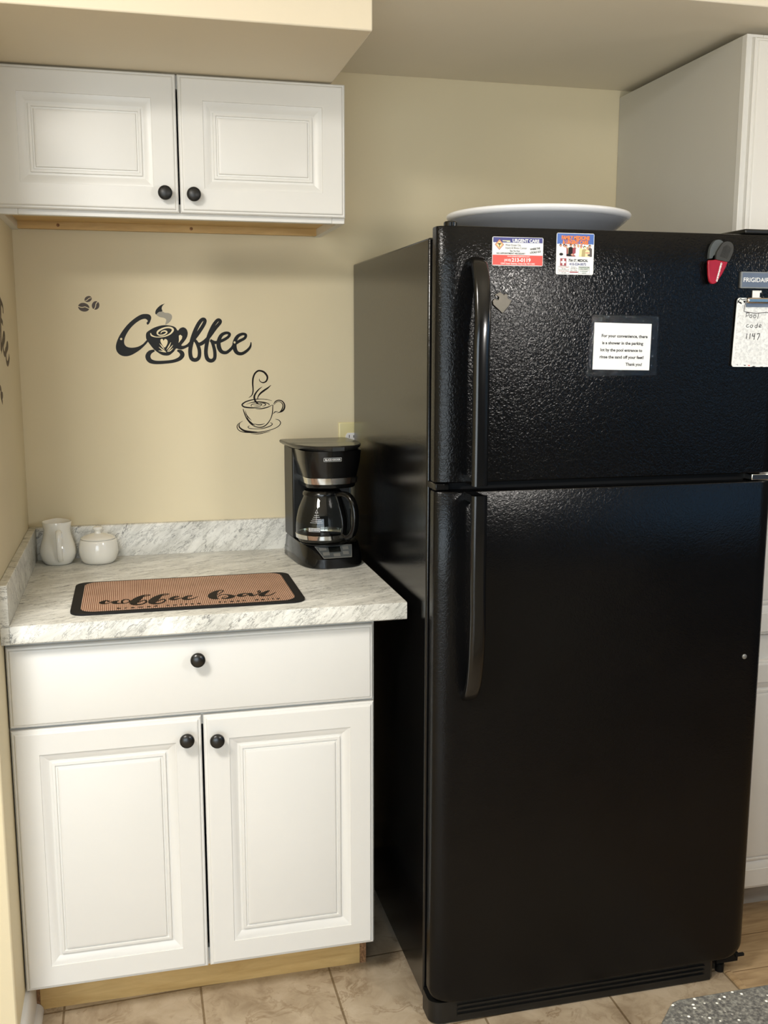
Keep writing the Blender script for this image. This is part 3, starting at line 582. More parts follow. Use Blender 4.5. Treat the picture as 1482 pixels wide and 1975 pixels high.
MB().box(.0205, .7465, -.5326, -.515, 0, .0985).build('toe_kick', 'maple', bc)['label'] = 'bare maple toe kick board'
for nx in (.0055, .7470): MB().box(nx, nx+.0145, -.5335, -.02, 0, .0995).build('side_foot', 'particle', bc)['label'] = 'brown particle-board end of the cabinet side'

ct = thing('countertop', 'marble-patterned laminate countertop with low backsplash above the base cabinet', 'countertop', (.41, -.33, .876))
ed = [(0-.0005, .876), (-.655, .876), (-.6575, .8785), (-.6575, .911), (-.6565, .9132), (-.6545, .914), (-.0005, .914)]
slab = MB().prism(ed, .0183, .8255, 'x').build('worktop', ['marble_top', 'marble_edge'], ct)
for p in slab.data.polygons:
    p.material_index = 0 if p.normal.z > .7 else 1
MB().prism([(-.0005, .9142), (-.0185, .9142), (-.0185, .9945), (-.0175, .9965), (-.016, .9972), (-.0005, .9972)], .0183, .8255, 'x').build('backsplash', 'marble_edge', ct)
MB().box(.0005, .018, -.6575, -.0005, .876, .9965).build('side_splash', 'marble_side', ct, bevel=.0012)

pc = thing('pantry_cabinet', 'tall white pantry cabinet with grey-white side right of the refrigerator', 'cabinet', (1.95, -.3, 0))
PX = 1.6055
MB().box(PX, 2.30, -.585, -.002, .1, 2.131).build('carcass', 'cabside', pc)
MB().box(PX-.0005, PX+.04, -.604, -.585, .1, 2.131).box(2.26, 2.3005, -.604, -.585, .1, 2.131).box(PX+.04, 2.26, -.604, -.585, 2.09, 2.131).box(PX+.04, 2.26, -.604, -.585, .70, .77).box(PX+.04, 2.26, -.604, -.585, .1, .14).build('face_frame', 'cab', pc, bevel=.0015)
cab_door(pc, PX+.012, 2.288, .768, 2.121, -.623, None, None)
cab_door(pc, PX+.012, 2.288, .103, .702, -.623, None, None)
MB().box(PX+.01, 2.29, -.5235, -.5, 0, .1).build('toe_kick', 'toe_grey', pc)['label'] = 'grey laminate toe kick'

# ------------------------------------------------------------------ refrigerator
rf = thing('refrigerator', 'black top-freezer refrigerator with pebbled doors and long curved handles', 'refrigerator', (1.225, -.42, 0))
FX0, FX1 = .8435, 1.6035
MB().box(FX0+.001, FX1-.001, -.735, -.0394, .03, 1.6663).build('body', 'fridge_side', rf, bevel=.004)
MB().box(FX0+.012, FX1-.012, -.766, -.7352, .08, 1.66).build('door_gasket', 'black_matte', rf)
def fridge_door(name, z0, z1, mat, low=0):
    yb, yf = -.766, -.804
    plan = [(FX0, yb), (FX0, -.786)]
    for i in range(1, 11):
        a = PI/2*i/10; plan.append((FX0+.046*(1-math.cos(a)), -.786-.018*math.sin(a)))
    for i in range(9, 0, -1):
        a = PI/2*i/10; plan.append((FX1-.040*(1-math.cos(a)), -.786-.018*math.sin(a)))
    plan += [(FX1, -.786), (FX1, yb)]
    xc, hw = (FX0+FX1)/2, (FX1-FX0)/2
    lv = []
    if low:
        for i in range(9):
            a = PI/2*i/8; lv.append((z0+low*(1-math.cos(a)), low*(1-math.sin(a)), 0))
    else: lv += [(z0, .002, .002), (z0+.002, 0, 0)]
    lv += [(z0+(z1-z0)*k/6, 0, 0) for k in range(1, 6)]+[(z1-.003, 0, 0), (z1-.0008, .0006, .001), (z1, .002, .003)]
    rings = [[(xc+(x-xc)*(hw-ins)/hw, min(yb, y+dy), z) for x, y in plan] for z, ins, dy in lv]
    return MB().loft(rings).build(name, mat, rf, smooth=42)
fz = fridge_door('freezer_door', 1.1895, 1.6825, 'fridge_door')
fd = fridge_door('fridge_door', .0555, 1.1715, 'fridge_low', .03)
HX = .9135
path = [(HX+.006, -.800, 1.616), (HX+.006, -.815, 1.613), (HX+.005, -.830, 1.600), (HX+.004, -.843, 1.575), (HX+.003, -.852, 1.54), (HX+.002, -.858, 1.50), (HX, -.860, 1.45), (HX, -.860, 1.35), (HX, -.860, 1.25), (HX, -.860, 1.190)]
sp_ = [tuple(p) for p in spline(path, 5)]
hf = MB().tube(sp_, .0158, .010, 20, (1, 0, 0), 3.2); hf.box(HX-.012, HX+.012, -.856, -.803, 1.190, 1.205)
hf.build('handle', 'black_gloss', fz, smooth=50)['label'] = 'glossy curved handle of the freezer door'
path = [(HX, -.860, 1.171), (HX, -.860, 1.10), (HX, -.860, 1.0), (HX+.001, -.860, .93), (HX+.001, -.857, .87), (HX+.002, -.848, .82), (HX+.003, -.834, .78), (HX+.003, -.818, .756), (HX+.003, -.800, .746)]
hl = MB().tube([tuple(p) for p in spline(path, 5)], .0158, .010, 20, (1, 0, 0), 3.2); hl.box(HX-.012, HX+.012, -.856, -.803, 1.156, 1.171)
hl.build('handle', 'black_gloss', fd, smooth=50)['label'] = 'glossy curved handle of the lower door'
MB().lathe([(.0055, 0), (.0055, .002), (.004, .003), (.0005, .0033)], (1.5553, -.804, .7831), 'y', 16).build('screw_cap', 'silver', fd)['label'] = 'small grey screw cap on the lower door'
MB().lathe([(.013, 0), (.013, .007), (.011, .009), (.0005, .0095)], (.872, -.788, 1.6822), 'z', 20).build('hinge_cap', 'black_gloss', rf)
MB().box(1.50, 1.60, -.80, -.70, 1.684, 1.694).box(1.50, 1.60, -.735, -.66, 1.6665, 1.684).build('top_hinge_cover', 'black_satin', rf, bevel=.003)
MB().box(.846, .875, -.79, -.7352, 1.173, 1.187).build('door_stop', 'black_gloss', rf, bevel=.002)
MB().box(1.55, 1.60, -.80, -.7352, 1.173, 1.187).build('middle_hinge', 'chrome', rf, bevel=.002)
g = MB()
gp = [(FX0+.001, -.7355), (FX0+.001, -.772)]+[(FX0+.001+.03*(1-math.cos(PI/2*i/6)), -.772-.024*math.sin(PI/2*i/6)) for i in range(1, 7)]+[(1.522, -.796), (1.530, -.79), (1.532, -.7355)]
g.prism(gp, .004, .053, 'z')
for i, z in enumerate((.018, .029, .040)): g.box(.905, 1.505, -.8005, -.795, z, z+.004)
g.build('toe_grille', 'black_satin', rf, smooth=30)
lg = MB(); lg.box(1.545, 1.60, -.785, -.70, .032, .0535); lg.lathe([(.010, 0), (.010, .02), (.007, .022), (.007, .035)], (1.566, -.765, 0), 'z', 14); lg.box(1.59, 1.612, -.792, -.786, .047, .053)
lg.build('leveling_leg', 'black_matte', rf)
for qx in (.90, 1.55): MB().lathe([(.016, 0), (.016, .032)], (qx, -.10, 0), 'z', 14).build('rear_roller', 'black_matte', rf)
bg = MB().prism(rrect(1.4908, 1.578, 1.5745, 1.6078, .002), -.8035, -.8085, 'y').build('badge', 'silver', fz, bevel=.0006)
bgp = MB().mat(0); rect(bgp, 1.4945, 1.5755, 1.5772, 1.6054, -.8087).mat(1)
text(bgp, 'FRIGIDAIRE', .0125, lambda a, b: (1.4962+a, -.8089, 1.5873+b), 'LEFT', .066, .012)
bgp.build('badge_plate', ['badge', 'hook'], rf)['label'] = 'grey brand badge plate with pale capital letters'

# ------------------------------------------------------------------ things on the refrigerator
def card(name, label, x0, x1, z0, z1, yb=-.8042, th=.0008, mat='paper', r=.003):
    t_ = thing(name, label, 'magnet', ((x0+x1)/2, yb, z0))
    MB().prism(rrect(x0, x1, z0, z1, r), yb, yb-th, 'y').build('magnet_sheet', mat, t_)
    return t_
x0, x1, z0, z1 = .9514, 1.0560, 1.6100, 1.6640
c1 = card('clinic_magnet', 'flat rectangular urgent-care magnet, navy over white over red, beside the freezer handle', x0, x1, z0, z1)
Y1 = -.8051; p = MB(); mats = ['print_navy', 'print_red', 'paper', 'print_grey', 'print_black', 'print_darkred', 'print_orange', 'print_green', 'print_yellow']
w_, h_ = x1-x0, z1-z0
p.mat(0); rect(p, x0+.0015, x1-.0015, z1-.0105, z1-.0008, Y1)
p.mat(1); rect(p, x0+.0008, x1-.0008, z0+.0012, z0+.0202, Y1)
p.mat(5)
def diamond(cx, cz, r, y, mi): p.mat(mi).add([(cx-r, y, cz), (cx, y, cz-r*1.08), (cx+r, y, cz), (cx, y, cz+r*1.08)], [(0, 1, 2, 3)])
diamond(x0+.0142, z1-.0145, .0094, Y1-.0001, 5); diamond(x0+.0142, z1-.0145, .0080, Y1-.00015, 8); diamond(x0+.0142, z1-.0145, .0072, Y1-.0002, 6); diamond(x0+.0142, z1-.0147, .0055, Y1-.00025, 8)
p.mat(4); rect(p, x0+.0136, x0+.0150, z1-.0195, z1-.0118, Y1-.0003); rect(p, x0+.0108, x0+.0178, z1-.0135, z1-.0122, Y1-.0003); rect(p, x0+.0118, x0+.0168, z1-.0147, z1-.0137, Y1-.0003)
p.mat(8); rect(p, x0+.0205, x0+.036, z1-.0082, z1-.0066, Y1-.0001); p.mat(7); rect(p, x0+.029, x0+.0365, z1-.0095, z1-.0082, Y1-.0001)
def T(mi, s, size, cx, z, al='CENTER', width=None, bold=.02, y=Y1-.0002, rot=0):
    p.mat(mi); c_, s_ = math.cos(rot), math.sin(rot)
    text(p, s, size, lambda a, b: (cx+a*c_-b*s_, y, z+a*s_+b*c_), al, width, bold)
T(2, 'URGENT CARE', .0085, x0+.0685, z1-.0094, width=.055, bold=.035)
T(3, 'West Ocean City', .0055, x0+.0265, z1-.0168, 'LEFT', .032, .005); T(3, 'Injury & Illness Center', .0055, x0+.0265, z1-.0222, 'LEFT', .044, .005)
T(4, 'Skip The Wait', .0036, x0+.046, z1-.0273, width=.0205); T(4, 'NO APPOINTMENT NECESSARY', .0042, x0+.038, z1-.0322, width=.0590)
T(4, 'WHERE THE', .0050, x0+.0880, z1-.0228, width=.021, bold=.035, rot=.13); T(4, 'LOCALS GO!', .0050, x0+.0888, z1-.0290, width=.0225, bold=.035, rot=.13)
T(2, 'www.westocurgentcare.com', .0034, x0+.054, z0+.0168, width=.046); T(2, '(410)', .0065, x0+.0315, z0+.0085, width=.0135, bold=.02); T(2, '213-0119', .0098, x0+.0595, z0+.0078, width=.0390, bold=.03)
T(2, '12547 Ocean Gateway, Ocean City, MD 21842', .0040, x0+.0525, z0+.0030, width=.0700)
p.build('printing', mats, c1)

x0, x1, z0, z1 = 1.0838, 1.1632, 1.5955, 1.6745
c2 = card('clinic_magnet', 'square medical-center magnet with orange heading, photo strip and red cross', x0, x1, z0, z1)
p = MB(); mats = ['paper', 'print_blue', 'print_orange', 'print_black', 'print_darkred', 'print_navy', 'print_grey', 'print_green', 'print_teal', 'print_tan', 'print_skin', 'print_yellow']
p.mat(1); rect(p, x0+.001, x1-.001, z1-.021, z1-.001, Y1)
p.mat(0); rect(p, x0+.004, x1-.004, z1-.0445, z1-.0205, Y1-.0001)
T(4, 'FAMILY MEDICINE', .0095, (x0+x1)/2, z1-.0122, width=.060, bold=.09, y=Y1-.00015); T(4, '& URGENT CARE', .0095, (x0+x1)/2, z1-.0205, width=.055, bold=.09, y=Y1-.00015)
T(2, 'FAMILY MEDICINE', .0095, (x0+x1)/2-.0003, z1-.0120, width=.059, bold=.05, y=Y1-.00022); T(2, '& URGENT CARE', .0095, (x0+x1)/2-.0003, z1-.0203, width=.054, bold=.05, y=Y1-.00022)
def blob(mi, cx, cz, rx, rz, k): p.mat(mi).add([(x0+cx+rx*math.cos(a), Y1-.0002-.00002*k, z1-cz+rz*math.sin(a)) for a in [2*PI*i/12 for i in range(12)]], [tuple(range(12))])
def person(cx, w, top, coat, hair, skin, k):
    y = Y1-.0002-.00004*k; b = z1-.0443; h = z1-top
    p.mat(coat).add([(x0+cx-w*1.05, y, b), (x0+cx+w*1.05, y, b), (x0+cx+w*.95, y, h-.0078), (x0+cx+w*.45, y, h-.0058), (x0+cx-w*.45, y, h-.0058), (x0+cx-w*.95, y, h-.0078)], [(0, 1, 2, 3, 4, 5)])
    blob(hair, cx, top+.0022, .0026, .0027, k*2+1); blob(skin, cx+.0003, top+.0034, .0018, .0024, k*2+2)
p.mat(11); rect(p, x0+.0045, x1-.0045, z1-.0443, z1-.0300, Y1-.00012)
p.mat(9); rect(p, x0+.022, x0+.052, z1-.0443, z1-.0275, Y1-.00014)
for k, q in enumerate(((.0085, .0042, .0210, 0, 3, 10), (.0200, .0040, .0225, 4, 3, 10), (.0160, .0050, .0215, 0, 3, 10), (.0300, .0048, .0205, 3, 3, 10), (.0380, .0042, .0215, 4, 6, 10), (.0455, .0052, .0215, 0, 9, 10),
                        (.0520, .0040, .0225, 11, 4, 10), (.0590, .0056, .0240, 9, 3, 11), (.0700, .0050, .0215, 6, 3, 10), (.0655, .0048, .0255, 11, 9, 10))): person(*q, k+1)
for k, q in enumerate(((3, .010, .0405, .0040, .0026), (3, .0245, .0415, .0040, .0022), (10, .0335, .0410, .0034, .0020), (0, .0420, .0405, .0050, .0026), (10, .0655, .0370, .0050, .0014), (6, .0700, .0412, .0046, .0020))): blob(*q, 30+k)
p.mat(4); rect(p, x0+.0085, x0+.0215, z1-.0625, z1-.0482, Y1)
p.mat(0); rect(p, x0+.0132, x0+.0168, z1-.0612, z1-.0495, Y1-.00015); rect(p, x0+.0098, x0+.0202, z1-.0572, z1-.0535, Y1-.0002)
T(3, '75th ST. MEDICAL', .0068, x0+.0465, z1-.0540, width=.0415, bold=.03); T(5, '410-524-0075', .0070, x0+.0460, z1-.0612, width=.0355, bold=.02)
for mi, a, b, c_, d in ((6, .0045, .0278, .0640, .0732), (6, .0045, .0278, .0752, .0850-.0075), (6, .0480, .0715, .0640, .0720), (6, .0480, .0715, .0740, .0850-.0070)): pass
for (a, b, c_, d, fill) in ((.0045, .0278, .0632, .0694, 0), (.0045, .0278, .0708, .0770, 0), (.0480, .0715, .0632, .0694, 7), (.0480, .0715, .0708, .0770, 0)):
    p.mat(6); rect(p, x0+a, x0+b, z1-d, z1-c_, Y1); p.mat(fill); rect(p, x0+a+.0004, x0+b-.0004, z1-d+.0004, z1-c_-.0004, Y1-.0001)
T(4, '7 Days A Week', .0028, x0+.0165, z1-.0659, width=.020); T(6, 'All Year', .0026, x0+.0165, z1-.0688, width=.009)
T(4, '24 Hours A Day', .0028, x0+.0165, z1-.0735, width=.020); T(6, 'On Call', .0026, x0+.0165, z1-.0764, width=.009)
T(6, 'Sunday to', .0024, x0+.0378, z1-.0652, width=.0110); T(6, 'Thursday til', .0024, x0+.0378, z1-.0682, width=.0140); T(6, 'Mon - Friday', .0024, x0+.0378, z1-.0715, width=.0140)
p.mat(4); rect(p, x0+.0292, x0+.0470, z1-.0752, z1-.0730, Y1)
T(3, 'WALK-INS WELCOME', .0026, x0+.0598, z1-.0659, width=.021); T(6, 'ALL DAY', .0026, x0+.0598, z1-.0688, width=.016)
T(8, 'NO APPOINTMENT', .0026, x0+.0598, z1-.0735, width=.0165); T(8, 'NEEDED', .0026, x0+.0598, z1-.0764, width=.009)
p.build('printing', mats, c2)

nt = thing('taped_notice', 'white printed shower notice under clear tape on the freezer door', 'notice', (1.232, -.804, 1.41))
def N(a, b): return (1.1689+a*.1256+b*.0014, 1.4105+b*.0930-a*.0024)      # corners of the slightly tilted sheet
MB().prism([N(0, 0), N(1, 0), N(1, 1), N(0, 1)], -.8042, -.8046, 'y').build('sheet', 'paper', nt)
p = MB()
for s, a0, a1, b in (('For your convenience, there', .13, .935, .695), ('is a shower in the parking', .145, .865, .545), ('lot by the pool entrance to', .12, .855, .395), ('rinse the sand off your feet!', .112, .885, .245), ('Thank you!', .575, .865, .095)):
    o_ = N(a0, b); text(p, s, .0082, lambda u, v_: (o_[0]+u, -.80475, o_[1]+v_-u*.019), 'LEFT', (a1-a0)*.1256, .03)
p.build('lettering', 'print_black', nt)
oc = [N(-.11, -.15), N(1.13, -.10), N(1.12, 1.17), N(-.04, 1.16)]; ic = [N(.01, .01), N(.99, .01), N(.99, .99), N(.01, .99)]
for i in range(4):
    j = (i+1) % 4; q = [oc[i], oc[j], ic[j], ic[i]]
    MB().prism(q, -.80495, -.8050, 'y').build('clear_tape', 'tape', nt)['label'] = 'strip of clear tape along one edge of the sheet'

pz = MB().prism([tuple(q) for q in PUZZLE[0][1]], -.8042, -.8075, 'y').build('puzzle_piece_magnet', 'magnet_steel', bevel=.0005)
tag(pz, 'small grey metal jigsaw-piece magnet right of the freezer handle', 'magnet')

cm = thing('clip_magnet', 'red and black plastic clip magnet above the clipboard', 'magnet', (1.44, -.806, 1.58))
sm = lambda q: [tuple(v_) for v_ in spline(q+[q[0]], 4)[:-1]]
MB().prism(sm(CLIP_BACK[0][1]), -.8042, -.812, 'y').build('back_jaw', 'clip_grey', cm, bevel=.0015)['label'] = 'grey rear jaw of the clip'
MB().prism(CLIP_RED[0][1], -.8122, -.818, 'y').build('front_jaw', 'clip_red', cm, bevel=.0015)['label'] = 'red tapering front jaw'
gr = MB().prism(sm(CLIP_FRONT[0][1]), -.8125, -.8185, 'y')
for i in range(9):                                                   # ribs running along the grip
    k = (i-4)/4; c0 = Vector((1.4418+.0075*k, 1.6335-.0020*k)); c1_ = Vector((1.4500+.0085*k, 1.6595-.0055*abs(k)-.0015*k))
    gr.tube([(c0.x, -.8187, c0.y), (c1_.x, -.8187, c1_.y)], .00042, .0006, 6, (1, 0, 0))
gr.build('grip', 'clip_black', cm, bevel=.001)['label'] = 'black ribbed thumb grip'
tl = CLIP_TEXT[0][1]
p = MB(); d_ = Vector(tl[3])-Vector(tl[0]); an = math.atan2(d_.y, d_.x); o_ = Vector(tl[0])
text(p, 'CHESAPEAKE.BOO', .0048, lambda a, b: (o_.x+.0018+a*math.cos(an)-b*math.sin(an)-.0012, -.8185, o_.y+a*math.sin(an)+b*math.cos(an)), 'LEFT', d_.length, .06)
p.build('lettering', 'hook', cm)

hk = MB().prism([(-.8042, 1.5460), (-.807, 1.5460), (-.807, 1.569), (-.8042, 1.571)], 1.5215, 1.5385, 'x').box(1.5385, 1.5425, -.8065, -.8042, 1.566, 1.5705).box(1.5385, 1.542, -.8065, -.8042, 1.5535, 1.557).build('adhesive_hook', 'hook', bevel=.0008)
tag(hk, 'white plastic adhesive hook holding the clipboard', 'hook')
cbd = thing('clipboard', 'small white clipboard with handwritten pool code hanging below the fridge badge', 'clipboard', (1.535, -.808, 1.41))
def Q(a, b): return (1.4802+a*.1060+b*.0052, 1.4146+b*.1405-a*.0010)
MB().prism([Q(*q) for q in rrect(0, 1, 0, 1, .05)], -.8072, -.8090, 'y').build('board', 'paper', cbd)
MB().prism([Q(.03, .03), Q(.97, .03), Q(.97, .9), Q(.03, .9)], -.8091, -.8094, 'y').build('sheet', 'sheet', cbd)
cl = MB().box(1.5045, 1.5720, -.8180, -.8092, 1.5440, 1.5555).build('clip', 'steel', cbd, bevel=.003); cl['label'] = 'shiny metal spring clip'
MB().box(1.5050, 1.5715, -.8125, -.8093, 1.5370, 1.5438).build('clip_plate', 'badge', cl)
wire = [(1.5030, -.813, 1.5470), (1.5015, -.8115, 1.5380), (1.5010, -.8105, 1.5275), (1.5060, -.8105, 1.5268), (1.5300, -.8105, 1.5240), (1.5480, -.8105, 1.5260), (1.5720, -.8105, 1.5262), (1.5735, -.813, 1.5470)]
MB().tube(wire, .0006, None, 8, (0, 1, 0)).build('clip_wire', 'print_grey', cl)
ink(MB(), POOL_NOTE, lambda a, b, k: (a, -.80942-.00006*k, b)).build('handwriting', 'print_black', cbd)
bl = lambda a, b, k: (a, -.80945-.00006*k, b)
ink(MB(), BOARD_INK[:4], bl).build('corner_print', 'print_black', cbd); ink(MB(), BOARD_INK[4:], bl).build('border_print', 'print_black', cbd)
ink(MB(), BOARD_RED, lambda a, b, k: (a, -.80945-.00006*k, b)).build('printed_mark', 'print_red', cbd)

pl = thing('serving_platter', 'large oval white serving platter lying on top of the refrigerator', 'platter', (1.150, -.545, 1.667), local=True)
MB().lathe([(.0005, 0), (.100, 0), (.118, .001), (.150, .022), (.178, .045), (.193, .0575), (.1945, .0640), (.172, .050), (.145, .027), (.115, .008), (.0005, .007)], (0, 0, 0), 'z', 96, 1.0, .95).build('dish', 'plate_shaded', pl, smooth=60)['label'] = 'glossy platter underside with its shade painted in grey'
MB().lathe([(.1935, .0590), (.1985, .0625), (.2015, .0665), (.2020, .0695), (.2000, .0725), (.1965, .0735), (.1935, .0700), (.1925, .0650)], (0, 0, 0), 'z', 96, 1.0, .95).build('rim', 'plate', pl, smooth=60)['label'] = 'thick white rim'

# ------------------------------------------------------------------ decals on the walls
dc = thing('coffee_word_wall_art', 'large black script coffee word decal with cup on the tan wall', 'wall decal', (.41, 0, 1.42))
lf = on_back_wall()
ink(MB(), COFFEE_C, lf).build('capital_letter', 'vinyl', dc); ink(MB(), COFFEE_WORD, lf).build('lettering', 'vinyl', dc)
ink(MB(), COFFEE_CUP, on_back_wall(.00024)).build('cup', 'vinyl', dc)
ink(MB(), COFFEE_SAUCER, on_back_wall(.00016)).build('saucer', 'vinyl', dc)
ink(MB(), COFFEE_STEAM_DARK, lf).build('steam', 'vinyl', dc)
ink(MB(), COFFEE_STEAM_GLARE, lf).build('steam', 'vinyl_glare', dc)['label'] = 'lower half of the steam curl with glare painted in grey'
ph = on_back_wall(.00045)
ink(MB(), COFFEE_PALE[:1], ph).build('cream_swirl', 'vinyl_pale', dc)['label'] = 'pale swirl on the coffee'
ink(MB(), COFFEE_PALE[1:8], ph).build('leaf_pattern', 'vinyl_pale', dc)['label'] = 'pale leaf pattern on the cup'
ink(MB(), COFFEE_PALE[8:9], ph).build('handle_opening', 'vinyl_pale', dc)['label'] = 'pale opening of the cup handle'
for k in (9, 10): ink(MB(), COFFEE_PALE[k:k+1], ph).build('pin', 'vinyl_pale', dc)['label'] = 'small pale dot on the lettering'
dc = thing('coffee_cup_wall_art', 'dark brown line-drawn coffee cup decal above the coffee maker', 'wall decal', (.60, 0, 1.22))
ink(MB(), CUP_STEAM, lf).build('steam', 'vinyl_brown', dc); ink(MB(), CUP_BOWL, lf).build('cup', 'vinyl_brown', dc)
ink(MB(), CUP_HANDLE, lf).build('handle', 'vinyl_brown', dc); ink(MB(), CUP_SAUCER, lf).build('saucer', 'vinyl_brown', dc)
dc = thing('coffee_bean_wall_art', 'brown decal of three coffee beans left of the coffee word', 'wall decal', (.17, 0, 1.55))
for b_, s_ in ((BEAN_A, SEAM_A), (BEAN_B, SEAM_B), (BEAN_C, SEAM_C)):
    bo = ink(MB(), b_, lf).build('bean', 'vinyl_bean', dc)
    ink(MB(), s_, on_back_wall(.0004)).build('seam', 'vinyl_pale', bo)
dl = ink(MB(), LEFT_WORD, on_left_wall()).build('script_word_wall_art', 'vinyl_faint')
tag(dl, 'faded brown script lettering decal cut off at the left wall edge', 'wall decal')
dl = ink(MB(), LEFT_SCRIPT, on_left_wall()).build('script_flourish_wall_art', 'vinyl_faint')
tag(dl, 'tiny faded script decal low on the left wall', 'wall decal')

ol = thing('wall_outlet', 'ivory wall outlet partly hidden behind the coffee maker', 'outlet', (.845, 0, 1.14))
MB().panel(.810, .880, 1.1365, 1.2512, -.0055, .0052, [(0, .003), (.002, .0005), (.004, 0)]).build('cover_plate', 'outlet', ol)
for zc in (1.2105, 1.1775):
    so = MB().prism([(.8445+.0165*math.cos(a), zc+max(-.0125, min(.0125, .0165*math.sin(a)))) for a in [2*PI*i/28 for i in range(28)]], -.0055, -.0075, 'y').build('socket', 'hook', ol)
    MB().box(.8375, .8395, -.0078, -.0074, zc-.001, zc+.007).box(.8495, .8515, -.0078, -.0074, zc-.001, zc+.006).build('slot', 'print_black', so)

# ------------------------------------------------------------------ on the counter
ZC = .914
mt = thing('bar_mat', 'black-edged tan ribbed coffee bar mat lying on the counter', 'mat', (.372, -.4665, ZC))
MB().prism(rrect(.1285, .6160, -.6105, -.3240, .030, 8), ZC+.0004, ZC+.0050, 'z').build('rubber_base', 'mat_black', mt, bevel=.001)
MB().prism(rrect(.1490, .5960, -.5985, -.3330, .030, 8), ZC+.0050, ZC+.0058, 'z').build('woven_panel', 'weave', mt)['label'] = 'tan ribbed fabric panel'
p = MB(); up = lambda a, b, k: (a, b, ZC+0.0060+.0003*k)
ink(p, MAT_COFFEE, up); ink(p, MAT_BAR, up)
text(p, 'brewed coffee . fresh daily', .0150, lambda a, b: (.222+a, -.5925+a*.012+b, ZC+.0063), 'LEFT', .340, .035, 1.75)
p.build('lettering', 'vinyl_brown', mt)['label'] = 'dark script lettering'

pt = thing('cream_pitcher', 'small white ceramic cream pitcher in the counter corner', 'pitcher', (.0735, -.070, ZC), local=True)
prof = [(.0005, .0005), (.030, .0005), (.034, .003), (.0405, .014), (.0445, .027), (.0440, .038), (.0405, .052), (.0355, .067), (.0325, .080), (.0325, .089), (.0345, .098), (.0358, .105), (.0352, .1075), (.0335, .1065), (.0312, .097), (.0295, .085), (.032, .066), (.038, .045), (.041, .027), (.03, .006), (.0005, .005)]
b_ = MB()
rings = []
for r, h in prof:
    ring = []
    for i in range(48):
        a = 2*PI*i/48; x, y = r*math.cos(a), r*math.sin(a); k = max(0, (h-.085)/.022); s_ = max(0, math.sin(a))**6
        ring.append((x, y*(1+.14*k*s_), h+.0015*k*s_))
    rings.append(ring)
b_.loft(rings); b_.build('pitcher_body', 'ceramic', pt, smooth=60)
hp = [(.006, -.031, .084), (.006, -.046, .088), (.0065, -.056, .078), (.007, -.058, .06), (.007, -.056, .04), (.0075, -.051, .024), (.008, -.040, .014)]
MB().tube([tuple(q) for q in spline(hp, 5)], .0066, .0048, 14, (1, 0, 0)).build('handle', 'ceramic', pt, smooth=60)

sb = thing('sugar_bowl', 'white ceramic sugar bowl with lid beside the pitcher', 'sugar bowl', (.1722, -.080, ZC), local=True)
MB().lathe([(.0005, .0005), (.034, .0005), (.0385, .002), (.0435, .009), (.0475, .022), (.0485, .033), (.0475, .045), (.0452, .056), (.0438, .0605), (.0420, .061), (.040, .057), (.044, .03), (.036, .006), (.0005, .005)], n=56).build('bowl_body', 'ceramic', sb, smooth=60)
ld = MB().lathe([(.0395, .0585), (.0398, .0618), (.0428, .0622), (.0432, .0636), (.0415, .0650), (.034, .0685), (.022, .0725), (.010, .0750), (.0005, .0755)], n=56).build('lid', 'ceramic', sb, smooth=60)
MB().lathe([(.0085, .0735), (.0068, .0785), (.0085, .0825), (.0120, .0855), (.0125, .0885), (.0100, .0915), (.0005, .0925)], n=32).build('lid_knob', 'ceramic', ld, smooth=60)

# coffee maker, modelled facing -Y and turned a little to the right
cf = thing('coffee_maker', 'black drip coffee maker in the counter corner beside the refrigerator', 'coffee maker', (.7365, -.183, ZC), math.radians(5), local=True)
cf.scale = (.945, 1, 1)
def plan(hw, yb, yf, n=14, e=2.6, r=.012):
    ym = yb-.10; pts = [(hw, ym)]
    pts += [(hw, yb-r), (hw-r*.3, yb-r*.3), (hw-r, yb), (-hw+r, yb), (-hw+r*.3, yb-r*.3), (-hw, yb-r), (-hw, ym)]
    for i in range(1, 2*n):
        a = PI+PI*i/(2*n); c_, s_ = math.cos(a), math.sin(a)
        pts.append((hw*math.copysign(abs(c_)**(2/e), c_), ym+(ym-yf)*math.copysign(abs(s_)**(2/e), s_)))
    return pts
def lay(mb, layers, n=14, e=2.6): return mb.loft([[(x, y, z) for x, y in plan(hw, yb, yf, n, e)] for z, hw, yb, yf in layers])
lay(MB(), [(.0005, .086, .113, -.117), (.002, .0875, .115, -.119), (.024, .0865, .115, -.118), (.027, .085, .114, -.115), (.052, .0825, .113, -.090), (.055, .080, .112, -.086)], e=3.2).build('base', 'black_gloss', cf)
MB().lathe([(.0005, 0), (.058, 0), (.062, .0015), (.062, .003), (.060, .0035), (.0005, .0035)], (-.018, -.046, .0552), n=48).build('warming_plate', 'black_satin', cf)
MB().box(-.0825, .0825, .024, .113, .0552, .2895).build('column', 'black_satin', cf, bevel=.004)
lay(MB(), [(.196, .064, .05, -.094), (.199, .066, .05, -.097), (.206, .067, .05, -.099), (.2065, .0675, .05, -.100), (.228, .071, .05, -.104), (.26, .0785, .05, -.112), (.2895, .0815, .05, -.116)], e=2.3).build('brew_basket', 'black_gloss', cf, smooth=40)
lay(MB(), [(.207, .0672, .04, -.1005), (.2072, .0683, .04, -.1015), (.2225, .0708, .04, -.1045), (.2227, .0700, .04, -.103)], e=2.3).build('trim_band', 'chrome', cf)['label'] = 'chrome band round the brew basket'
lay(MB(), [(.290, .088, .115, -.118), (.2950, .0955, .117, -.1225), (.299, .097, .118, -.1235), (.3015, .0955, .117, -.122), (.3022, .0945, .116, -.121)], e=2.05).box(-.016, .016, -.127, -.118, .292, .301).build('lid', 'lid_top', cf)
p = MB().mat(0)
